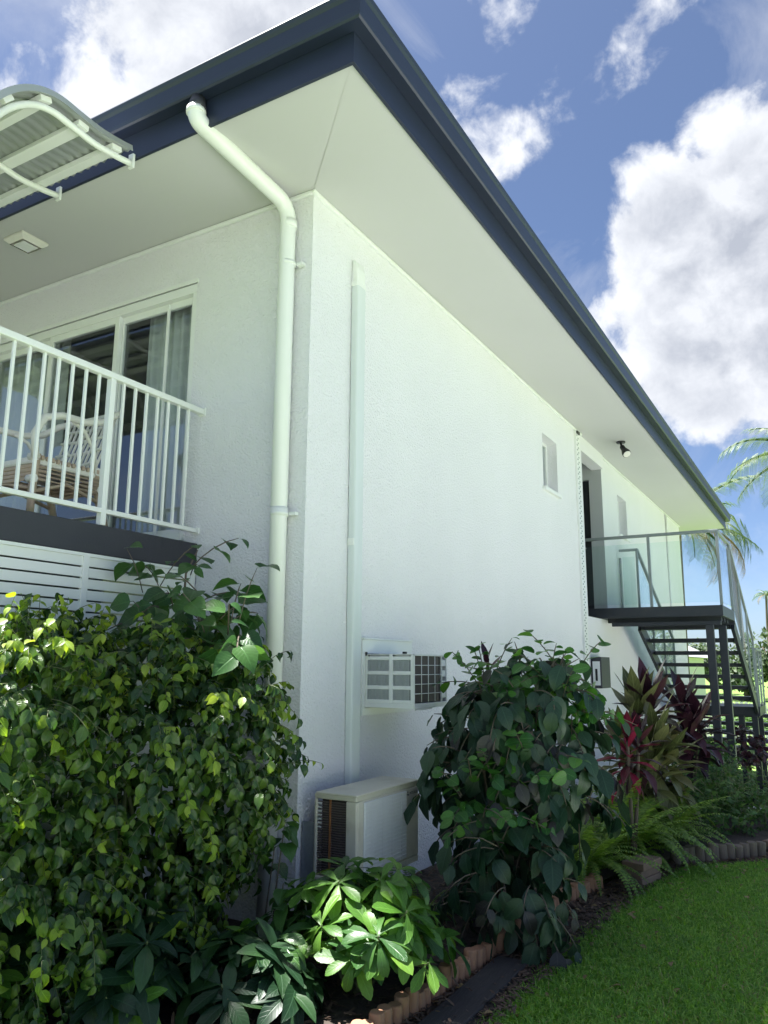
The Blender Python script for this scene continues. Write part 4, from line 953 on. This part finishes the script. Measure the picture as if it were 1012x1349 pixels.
for (tx, ty, tz) in ((.30, -.52, .78), (.16, -.42, .62), (.36, -.60, .50)):
    sg.stem([(.22, -.50, .05), (.22*.6+tx*.4-.02, -.50, tz*.5), (tx, ty, tz)], [.006, .005, .003], 6)
    k = 6; an = rng.uniform(0, 6.28, k); sg.leaves(vinel[1], np.array([[tx, ty, tz-.02*i] for i in range(k)]), np.stack([np.cos(an), np.sin(an), np.full(k, -.35)], 1), np.tile([0, 0, 1.0], (k, 1)), rng.uniform(.07, .13, k))
sg.stmat = M['bark']; sg.finish(60)
# bright green shrub in front of the cream unit
obl = variants('bright_leaf', 'bright', OBOV, 4, (.35, 1.2), (.10, .35), .004); obd = variants('bright_leaf', 'vine', OBOV, 3, (.4, 1.2), (.1, .3))
bs = whorl_shrub('bright_shrub', 'bright green shrub with paddle leaves in whorls below the cream air conditioner', (.76, -.50, .05), (.50, .44), .64, 58, (obl, obd), .195, 9, None, .30, .14)
bs.finish(300)
# tall dark shrub in the middle of the bed
shl = variants('shrub_leaf', 'shrub', [(0, .02), (.07, .15), (.24, .28), (.48, .31), (.73, .21), (.90, .08), (1, 0)], 4, (.3, 1.1), (.05, .3), .014, .12)
shp = variants('shrub_leaf', 'shrubpurple', [(0, .02), (.07, .15), (.24, .28), (.48, .31), (.73, .21), (.90, .08), (1, 0)], 3, (.4, 1.0), (.05, .3), .014, .12)
cs_ = Plant('tall_shrub', 'tall dark shrub with large drooping leaves between the air conditioners and the fern', 'shrub', (1.0, .85, .05))
cb = [(1.12, .98, 1.26, .50, .46, .36), (.96, .88, .85, .44, .40, .45), (1.16, .50, .36, .28, .28, .34), (1.20, 1.0, .95, .42, .42, .45), (.96, .94, .96, .34, .34, .24)]
twig_plant(cs_, cb, 215, 5, (shl, shp), .155, .16, .7, in_house, 260, .1, lambda p, n_: .35 if p[0] > 1.1 else .12, hang=.8, stemr=.004)
for i in range(7):
    a = i*.9; cs_.stem([(1.0+.06*math.cos(a), .85+.06*math.sin(a), .05), (1.0+.14*math.cos(a), .85+.14*math.sin(a), .6), (.97+.3*math.cos(a), .88+.28*math.sin(a), 1.35)], [.016, .012, .005], 7)
cs_.finish(300)
rdl = variants('round_leaf', 'roundleaf', ROUND, 3, (.2, .8), (.05, .25), 0, .05)
rv_ = Plant('round_leaf_vine', 'fresh green round leaved vine growing over the top of the tall shrub', 'vine', (1.02, .98, .05))
twig_plant(rv_, [(1.05, 1.1, 1.50, .36, .34, .16), (1.34, .98, 1.54, .18, .2, .12), (1.0, 1.0, 1.40, .14, .16, .10), (1.05, 1.15, 1.55, .16, .16, .10), (1.25, .62, 1.02, .16, .12, .14), (1.05, .42, .85, .20, .10, .18), (1.42, .85, 1.38, .10, .12, .12)], 82, 7, (rdl, rdl), .088, .17, .35, in_house, 30, .3, hang=.15)
rv_.stem([(1.02, .98, .05), (1.05, 1.0, .7), (1.0, .95, 1.2), (1.02, .93, 1.6)], [.012, .010, .008, .004], 6)
rv_.finish(300)

# ti plants
def ti_plant(label, loc, heads, leafsets, size, n, name='ti_plant'):
    pl = Plant(name, label, 'plant', loc, 'ti plants along the wall'); c = np.array(loc)
    for (dx, dy, h, k) in heads:
        top = c+np.array([dx, dy, h]); pl.stem([c, c*.5+top*.5+np.array([dx*.1, dy*.1, 0]), top-np.array([0, 0, .05]), top], [.018, .016, .014, .010], 7)
        for i in range(n):
            t = i/n; e_ = 1.35-1.95*t+rng.uniform(-.12, .12); a = i*2.399+rng.uniform(-.2, .2)
            d_ = np.array([math.cos(a)*math.cos(e_), math.sin(a)*math.cos(e_), math.sin(e_)]); p = top+np.array([0, 0, -.30*t])
            lf = leafsets[k][min(len(leafsets[k])-1, int(t*len(leafsets[k])))]
            pl.leaves(lf, [p], [d_], [np.array([0, 0, 1.0])+d_*-.25 if e_ < 1 else -np.array([math.cos(a), math.sin(a), -.3])], [size*rng.uniform(.75, 1.1)])
    pl.stmat = M['bark']; return pl
tig = variants('ti_leaf', 'tigreen', STRAP, 3, (.2, 1.2), (.15, .35), .006); tir = variants('ti_leaf', 'tired', STRAP, 3, (.2, 1.0), (.2, .4), .004); tim = variants('ti_leaf', 'timaroon', STRAP, 3, (.2, 1.1), (.15, .4), .006)
ti_plant('olive and cream ti plant with long drooping leaves before the stairs', (1.18, 3.95, .05), [(.0, 0, 1.12, 0), (.18, -.15, .88, 0), (-.10, -.2, .80, 0), (.10, .1, 1.18, 1), (.14, -.28, .60, 0), (.24, .0, .70, 0)], (tig, tim), .46, 32).finish(260)
ti_plant('crimson leaved ti plant beside the tall dark shrub', (1.38, 2.62, .05), [(.0, 0, .96, 0), (.06, .12, .98, 1)], (tir, tim), .28, 22).finish(120)
ti_plant('dark maroon ti plant next to the stair posts', (1.42, 5.1, .03), [(0, 0, 1.15, 0), (.14, .05, 1.0, 0), (.05, -.12, .85, 0)], (tim, tim), .44, 24).finish(160)
ti_plant('small maroon ti sprig poking out above the tall shrub', (.74, 1.25, .05), [(0, 0, 1.58, 0)], (tim, tim), .18, 11).finish(60)

# ferns
def frond_shape(L_, droop, npin, wid):
    V, F_, UV = [], [], []; pts = []
    y = z = 0.0; n = npin
    for i in range(n+1):
        t = i/n; a = .95-droop*t*1.5; pts.append((y, z, a)); y += math.cos(a)*L_/n; z += math.sin(a)*L_/n
    for i, (y, z, a) in enumerate(pts):
        t = i/n; w = wid*(math.sin(min(1, t*1.25+.12)*math.pi*.5) if t < .5 else (1-t)**.75*1.55)*.95
        if t < .10: continue
        d_ = np.array([0, math.cos(a), math.sin(a)]); nu = np.array([0, -math.sin(a), math.cos(a)])
        for sx in (-1, 1):
            b0 = np.array([0, y, z]); tip = b0+np.array([sx*w, 0, 0])+d_*w*.25-nu*w*(.18+.10*((i*7) % 3)); hw = L_/n*.40; k = len(V)
            mid = b0*.5+tip*.5+nu*w*.05
            V += [b0-d_*hw*.6, mid-d_*hw, tip, mid+d_*hw, b0+d_*hw*.6]; UV += [(-.6, 0), (-1, .5), (0, 1), (1, .5), (.6, 0)]
            F_.append((k, k+1, k+3, k+4)); F_.append((k+1, k+2, k+3))
    for i in range(n):
        (y, z, a), (y2, z2, a2) = pts[i], pts[i+1]; k = len(V); r_ = .004*(1-i/n)+.001
        V += [(-r_, y, z+.001), (r_, y, z+.001), (r_, y2, z2+.001), (-r_, y2, z2+.001)]; UV += [(0, 0)]*4; F_.append((k, k+1, k+2, k+3))
    return np.array(V, np.float32), F_, np.array(UV, np.float32)
ferns = [Leaf('fern_frond', M['fern'], frond_shape(1.0, d_, 34, .085)) for d_ in (.75, 1.05, 1.35, 1.6)]
def fern(label, loc, n, size):
    pl = Plant('sword_fern', label, 'fern', loc, 'sword ferns in the bed')
    for i in range(n):
        a = i*2.399+rng.uniform(-.3, .3); tilt = rng.uniform(-.1, .75); lf = ferns[rng.integers(0, 4)]
        d_ = np.array([math.cos(a), math.sin(a), tilt-.15]); pl.leaves(lf, [np.array(loc)+np.array([math.cos(a)*.03, math.sin(a)*.03, 0])], [d_], [np.array([0, 0, 1.0])], [size*rng.uniform(.6, 1.15)])
    return pl.finish(300, 'frond')
fern('bushy sword fern spilling over the log edging beside the paver stack', (1.12, 2.15, .05), 70, .72)
fern('largest sword fern with arching fronds behind the paver stack', (1.26, 2.85, .05), 120, .85)
fern('sword fern just behind the grey log edging', (1.45, 3.5, .05), 60, .8)
fern('small dark sword fern in the shade under the cream air conditioner', (.52, .62, .05), 30, .45)

# fine leaved herbs and low bushes towards the stairs
herbl = variants('herb_leaf', 'herb', OVATE, 3, (.2, .9), (.1, .3))
def herb(label, loc, r, h, n, size, name='herb_bush', grp='low green bushes near the stairs', new=.2):
    pl = Plant(name, label, 'bush', loc, grp); c = np.array(loc)
    twig_plant(pl, [(c[0], c[1], c[2]+h*.45, r, r, h*.5), (c[0]+r*.4, c[1]-r*.3, c[2]+h*.35, r*.7, r*.7, h*.38)], n, 8, (herbl, herbl), size, .14, .3, lambda p: p[0] < .03, int(n*1.2), .5, hang=.2, stemr=.003)
    pl.stem([c, c+np.array([.02, 0, h*.6])], [.012, .006], 6); pl.stmat = M['stem']; return pl.finish(200)
herb('feathery green bush behind the grey log edging', (1.72, 4.45, .03), .34, .55, 90, .06)
herb('leafy green bush at the right side of the bed', (2.15, 4.9, .02), .36, .42, 80, .055)
herb('taller green bush in front of the stair posts', (1.42, 6.0, 0), .38, .85, 90, .085)
herb('pale green bush filling the bed before the stairs', (1.75, 5.4, -.02), .38, .50, 80, .07)
herb('dark green bush in the shade under the stair flight', (1.0, 9.7, terrain(9.7)), .45, .95, 90, .10)
herb('green bush beneath the middle landing of the stairs', (.85, 11.5, terrain(11.5)), .5, 1.1, 90, .11)
herb('low bush under the stair posts', (1.95, 6.6, -.1), .42, .42, 70, .06)

# potted plants below the stairs
def pot(label, loc, r, h, mat, lab2=None):
    p_ = tag(empty('flower_pot', loc), label, 'pot', 'pots under the stairs')
    MB().lathe((0, 0, 0), [(r*.68, 0), (r*.95, h*.88), (r*1.06, h*.88), (r*1.06, h), (r*.92, h), (r*.90, h*.90), (.001, h*.9)], 20).build('pot_body', M[mat], p_)
    MB().lathe((0, 0, h*.86), [(r*.85, 0), (r*.80, .012)], 16).build('potting_soil', M['soil'], p_)
ty = terrain(7.0)
pot('teal glazed pot standing on the ground before the stair posts', (1.36, 7.02, ty), .11, .26, 'teal')
herb('broad green plant growing in the teal pot', (1.36, 7.02, ty+.25), .24, .50, 34, .14, 'potted_plant', 'potted plants under the stairs')
ty = terrain(9.3)
pot('dark pot under the stair flight holding a maroon plant', (1.62, 9.3, ty), .14, .26, 'darkpot')
pl = Plant('potted_croton', 'maroon leaved potted plant on a thin stem under the stairs', 'plant', (1.62, 9.3, ty+.25))
tms = variants('croton_leaf', 'timaroon', OVATE, 3, (.3, .9), (.1, .3))
twig_plant(pl, [(1.62, 9.3, ty+.95, .26, .26, .22)], 46, 7, (tms, tms), .12, .14, .4, lambda p: False, 30, .3, hang=.3)
pl.stem([(1.62, 9.3, ty+.25), (1.60, 9.3, ty+.6), (1.62, 9.3, ty+.95)], [.012, .010, .006], 6); pl.finish(150)
pot('small dark pot beside the stair stringer', (1.95, 9.9, terrain(9.9)), .12, .24, 'darkpot')
pot('small teal pot half hidden beneath the stairs', (1.05, 8.3, terrain(8.3)), .12, .22, 'teal')
herb('bushy plant in the half hidden teal pot', (1.05, 8.3, terrain(8.3)+.2), .22, .40, 30, .09, 'potted_plant', 'potted plants under the stairs')
for i, (x, yy, s_) in enumerate(((1.75, 8.5, .12), (1.30, 7.9, .10), (2.0, 8.9, .11), (1.1, 7.5, .09))):
    bm = bmesh.new(); bmesh.ops.create_icosphere(bm, subdivisions=2, radius=s_)
    for v in bm.verts: v.co *= 1+random.uniform(-.12, .12); v.co.z *= .6
    me = bpy.data.meshes.new('garden_stone'); bm.to_mesh(me); bm.free(); me.materials.append(M['white_far'])
    o = link('garden_stone', me, None, Matrix.Translation((x, yy, terrain(yy)+s_*.3)))
    tag(o, ('pale garden stone nearest the lawn under the stairs', 'pale garden stone between the stair posts', 'pale garden stone farthest to the right under the stairs', 'pale garden stone close to the wall side of the posts')[i], 'stone', 'pale stones under the stairs')

# ------------------------------------------------------------------ palms
def palm_frond(L_, droop, npin, wid, hangf):
    V, F_, UV = [], [], []; pts = []; y = z = 0.0; n = npin
    for i in range(n+1):
        t = i/n; a = .55-droop*t**1.3*1.7; pts.append((y, z, a)); y += math.cos(a)*L_/n; z += math.sin(a)*L_/n
    for i, (y, z, a) in enumerate(pts):
        t = i/n
        if t < .12: continue
        w = wid*(.55+.45*math.sin(min(1, t*1.6)*math.pi*.5))*(1 if t < .6 else max(.25, 1-(t-.6)*1.5)); d_ = np.array([0, math.cos(a), math.sin(a)]); nu = np.array([0, -math.sin(a), math.cos(a)])
        for sx in (-1, 1):
            j = .85+.3*((i*13+5*(sx+1)) % 7)/7
            b0 = np.array([0, y, z]); m1 = b0+np.array([sx*.6, 0, 0])*w*j+d_*w*.45*j+nu*w*.05; m1[2] -= w*hangf*.15; tip = b0+np.array([sx*.80, 0, 0])*w*j+d_*w*.75*j; tip[2] -= w*(hangf*.75)*j
            hw = L_/n*.34; k = len(V); V += [b0-d_*hw*.5, b0+d_*hw*.5, m1-d_*hw*.5, m1+d_*hw*.5, tip]; UV += [(-.2, 0), (.2, 0), (-.2, .5), (.2, .5), (0, 1)]
            F_.append((k, k+1, k+3, k+2)); F_.append((k+2, k+3, k+4))
    for i in range(n):
        (y, z, a), (y2, z2, a2) = pts[i], pts[i+1]; k = len(V); r_ = .028*(1-i/n)+.004
        V += [(-r_, y, z), (r_, y, z), (r_, y2, z2), (-r_, y2, z2), (0, y, z-r_*1.4), (0, y2, z2-r_*1.4)]; UV += [(0, 0)]*6; F_ += [(k, k+1, k+2, k+3), (k, k+4, k+5, k+3), (k+1, k+4, k+5, k+2)]
    return np.array(V, np.float32), F_, np.array(UV, np.float32)
PF = [Leaf('palm_frond', M['palm'], palm_frond(1.0, d_, 62, .24, h_)) for d_, h_ in ((.55, .7), (.85, 1.0), (1.15, 1.2))]
PD = [Leaf('palm_frond', M['palmdry'], palm_frond(1.0, d_, 50, .20, 1.3)) for d_ in (1.0, 1.3)]
def palm(label, x, y, hc, size, n, extra=(), lean=.3):
    z0 = terrain(y); o = Plant('palm_tree', label, 'palm', (x, y, z0), 'palms beyond the house')
    top = np.array([x+lean, y, hc]); pts = [np.array([x+lean*(i/14)**1.6, y, z0+(hc-z0)*i/14]) for i in range(15)]
    tr = MB().tube(pts, [.17-.07*i/14+(.05 if i == 0 else 0) for i in range(15)], 12).build('trunk', M['bark'], o.root, 0, Matrix.Translation((-x, -y, -z0)))
    for i in range(n):
        a = i*2.399; e_ = .75-1.35*i/n+rng.uniform(-.1, .1)
        d_ = np.array([math.cos(a)*math.cos(e_), math.sin(a)*math.cos(e_), math.sin(e_)-.35]); lf = PF[rng.integers(0, 3)] if i < n*.82 else PD[rng.integers(0, 2)]
        o.leaves(lf, [top], [d_], [np.array([0, 0, 1.0])], [size*rng.uniform(.85, 1.1)])
    for a, e_, k, sc in extra:
        d_ = np.array([math.cos(a)*math.cos(e_), math.sin(a)*math.cos(e_), math.sin(e_)-.35]); o.leaves((PF+PD)[k], [top], [d_], [np.array([0, 0, 1.0])], [size*sc])
    o.finish(60, 'frond')
palm('tall palm at the right edge with fronds reaching in front of the sky', 2.62, 20.0, 7.5, 2.4, 21, lean=.1)
palm('palm behind the far corner of the house seen through the glass balustrade', -1.15, 21.5, 6.0, 2.7, 18, ((-.1, .15, 2, 1.0), (.25, -.2, 3, 1.0), (-.35, -.35, 2, .95)), .1)
palm('palm across the road mirrored in the sliding door glass', -10.5, -17.5, 6.5, 2.8, 17, (), .2)
for i, (x, y, h, lab) in enumerate(((-3.0, 85, 9.0, 'small far palm above the trees on the horizon'), (-.6, 92, 8.2, 'tiny far palm at the right edge of the horizon'))):
    palm(lab, x, y, h, 1.7, 13, (), .3)

# ------------------------------------------------------------------ far trees, hill, neighbours
tl = variants('tree_leaf', 'tree', OVATE, 2, (.2, .8), (.1, .3))
def tree(label, x, y, r, h):
    z0 = terrain(y); pl = Plant('broad_tree', label, 'tree', (x, y, z0), 'trees on the horizon'); nb = 7; P_, D_, N_, S_ = [], [], [], []
    bl_ = [(x+rng.uniform(-.6, .6)*r, y+rng.uniform(-.6, .6)*r, z0+h*rng.uniform(.35, .8), r*rng.uniform(.4, .65), r*rng.uniform(.4, .65), h*rng.uniform(.18, .3)) for _ in range(nb)]
    for b_ in bl_:
        n_ = U(260); f_ = rng.uniform(.7, 1.05, (260, 1)); P_.append(np.array(b_[:3])+n_*np.array(b_[3:])*f_); D_.append(n_*.4+U(260)*.8+np.array([0, 0, -.3])); N_.append(n_+np.array([0, 0, .5])+U(260)*.4); S_.append(rng.uniform(.25, .5, 260)*max(1, r*.28))
    pl.leaves(tl[0], np.concatenate(P_), np.concatenate(D_), np.concatenate(N_), np.concatenate(S_)); 
    for b_ in bl_[:5]: pl.stem([(x, y, z0-.2), (x, y, z0+h*.2), ((x+b_[0])/2, (y+b_[1])/2, z0+h*.4), b_[:3]], [.22, .18, .12, .04], 7)
    r_ = pl.finish(0); 
    for c_ in r_.children:
        if c_.name.startswith('foliage'): c_.name = 'crown'; del c_['kind']
        else: c_.name = 'trunk'
for lab, x, y, r, h in (('grey green tree at the right edge beyond the stairs', -.2, 62, 3.2, 4.8), ('round tree left of the far palm on the horizon', -6.5, 70, 3.6, 4.6), ('low tree beyond the stair rail', -2.8, 58, 2.4, 4.0),
                        ('wide tree outside the lawn to the right', 9.0, 66, 4.5, 6.0), ('bushy tree behind the neighbouring white house', -12, 46, 3.5, 6.0), ('tree at the far right of the lawn', 16, 50, 4.0, 6.5), ('tree seen over the far lawn between palms', 3.6, 72, 3.5, 4.6)):
    tree(lab, x, y, r, h)
nh = tag(empty('neighbour_house', (-4.6, 31, terrain(31))), 'white neighbouring house glimpsed between the stair treads', 'house')
MB().box((-4, -3, 0), (2.2, 4, 2.75)).build('wall', M['white_far'], nh)
MB().add([(-4.5, -3.5, 2.75), (2.7, -3.5, 2.75), (2.7, 4.5, 2.75), (-4.5, 4.5, 2.75), (-3, .5, 3.7), (1.2, .5, 3.7)], [(0, 1, 5, 4), (2, 3, 4, 5), (1, 2, 5), (3, 0, 4), (3, 2, 1, 0)]).build('roof', M['roof_far'], nh)
for x in (-2.6, -.8, 1.0):
    w = MB().box((x-.45, -3.03, 1.0), (x+.45, -3.001, 2.1)).build('window', M['trim'], nh); MB().box((x-.38, -3.045, 1.07), (x+.38, -3.031, 2.03)).build('pane', M['door'], w)
w = MB().box((2.201, -1, 1.0), (2.23, .4, 2.1)).build('window', M['trim'], nh); MB().box((2.231, -.9, 1.07), (2.245, .3, 2.03)).build('pane', M['door'], w)
fe = tag(empty('white_fence', (0, 24, terrain(24))), 'white paling fence behind the stairs', 'fence')
pk = MB().box((-.05, -.012, .05), (.05, .012, 1.25)).mesh('paling', M['white_far'])
for i in range(58): link('paling', pk, fe, Matrix.Translation((-6.2+i*.135, 0, random.uniform(-.02, .02))))
for z in (.35, 1.0): MB().box((-6.3, .013, z), (1.6, .05, z+.08)).build('fence_rail', M['white_far'], fe)
herb('sunlit yellow green bush in front of the white fence', (-.3, 21.5, terrain(21)), 1.0, 1.3, 120, .16, 'far_bush', 'bushes by the white fence')
herb('green bush close behind the lower stair flight', (.75, 18.2, terrain(18)), .9, 1.15, 110, .15, 'far_bush', 'bushes by the white fence')
herb('second sunlit bush beyond the stairs near the neighbouring house', (-2.2, 22.5, terrain(22)), .9, 1.2, 100, .16, 'far_bush', 'bushes by the white fence')

# ------------------------------------------------------------------ grass, chips
def grass():
    def pts(n, x0, x1, y0, y1):
        P_ = np.stack([rng.uniform(x0, x1, n), rng.uniform(y0, y1, n)], 1); e_ = np.interp(P_[:, 1], [p[0] for p in EDGE], [p[1] for p in EDGE]); return P_[P_[:, 0] > e_-.02+rng.normal(0, .025, len(P_))]
    P_ = np.concatenate([pts(85000, 1.35, 2.9, -.7, 3.9), pts(32000, 1.35, 3.5, -2.6, 5.0), pts(22000, 2.2, 3.5, 3.5, 11), pts(7000, 1.4, 3.5, 11, 22)])
    n = len(P_); tz = np.array([terrain(y) for y in P_[:, 1]]); far = np.clip((P_[:, 1]-3.5)/8, 0, 1)
    h = rng.uniform(.020, .052, n)*(1+far*1.0); w = rng.uniform(.0020, .0046, n)*(1+far*2); a = rng.uniform(0, 6.283, n); lean = rng.uniform(.3, 1.5, n); b_ = a+rng.normal(0, .5, n)
    X = np.stack([np.cos(a), np.sin(a)], 1); B = np.stack([-np.sin(b_), np.cos(b_)], 1)
    base = np.concatenate([P_, (tz+.004)[:, None]], 1); V = np.zeros((n, 5, 3)); s_ = np.concatenate([X*w[:, None], np.zeros((n, 1))], 1)
    V[:, 0] = base-s_; V[:, 1] = base+s_
    mid = base.copy(); mid[:, :2] += B*(h*lean*.35)[:, None]; mid[:, 2] += h*.62
    V[:, 2] = mid+s_*.8; V[:, 3] = mid-s_*.8
    tip = base.copy(); tip[:, :2] += B*(h*lean)[:, None]; tip[:, 2] += h*np.clip(1.05-.35*lean, .45, 1); V[:, 4] = tip
    loops = (np.array([0, 1, 2, 3, 3, 2, 4])[None]+(np.arange(n)*5)[:, None]).ravel(); tot = np.tile([4, 3], n); st_ = np.concatenate([[0], np.cumsum(tot)[:-1]])
    uv = np.tile(np.array([(-1, 0), (1, 0), (1, .6), (-1, .6), (-1, .6), (1, .6), (0, 1)], np.float32), (n, 1))
    pat = np.sin(P_[:, 0]*5.1+1.3*np.sin(P_[:, 1]*3.7))*np.sin(P_[:, 1]*4.3+P_[:, 0]*2.2)
    dry = (rng.random(n) < .02+.08*np.clip(pat, 0, 1)**2+.10*np.clip((P_[:, 0]-2.1)*1.5, 0, 1)).astype(np.int32)
    o = link('lawn_grass', np_mesh('lawn_grass', V.reshape(-1, 3), loops, st_, tot, [M['grass'], M['grassdry']], uv, True, np.repeat(dry, 2))); tag(o, 'short green lawn grass beside the garden bed', 'grass', kind='stuff')
grass()
def chips():
    n = 5200; y = rng.uniform(-1.5, 5.0, n); lo = np.interp(y, [p[0] for p in LOG], [p[1] for p in LOG]); hi = np.interp(y, [p[0] for p in EDGE], [p[1] for p in EDGE]); x = lo+(hi-lo)*rng.uniform(.05, 1.1, n)
    y2 = rng.uniform(-1.7, 4.5, 3000); x2 = rng.uniform(.05, 1.0, 3000); x = np.concatenate([x, x2]); y = np.concatenate([y, y2]); z = np.concatenate([np.full(n, .030), np.full(3000, .062)]); k = len(x)
    V0, F0, _ = leaf_shape([(0, .05), (.3, .10), (.7, .11), (1, .04)], .5, .25); lf = Leaf('bark_chip', M['chip'], (V0, F0, np.zeros((len(V0), 2), np.float32)))
    Dd = U(k); Dd[:, 2] *= .18; Nn = U(k)*.4+np.array([0, 0, 1.0]); P_ = np.stack([x, y, z+np.array([terrain(t) for t in y])+rng.uniform(0, .012, k)], 1)
    o = link('bark_mulch', batch_mesh('bark_mulch', [(lf, frames(P_, Dd, Nn, rng.uniform(.02, .075, k)))])); tag(o, 'loose dark bark mulch between the log edging and the lawn', 'mulch', kind='stuff')
chips()

def fallen():
    k = 150; y = rng.uniform(-.9, 4.0, k); x = np.interp(y, [p[0] for p in LOG], [p[1] for p in LOG])+rng.exponential(.28, k)+.06
    lf = Leaf('fallen_leaf', M['palmdry'], leaf_shape(OVATE, .7, .3)); Dd = U(k); Dd[:, 2] *= .15; Nn = U(k)*.35+np.array([0, 0, 1.0])
    P_ = np.stack([x, y, np.array([terrain(t) for t in y])+.036], 1)
    o = link('fallen_leaves', batch_mesh('fallen_leaves', [(lf, frames(P_, Dd, Nn, rng.uniform(.03, .07, k)))])); tag(o, 'dry brown fallen leaves scattered along the mulch and lawn edge', 'leaves', kind='stuff')
fallen()
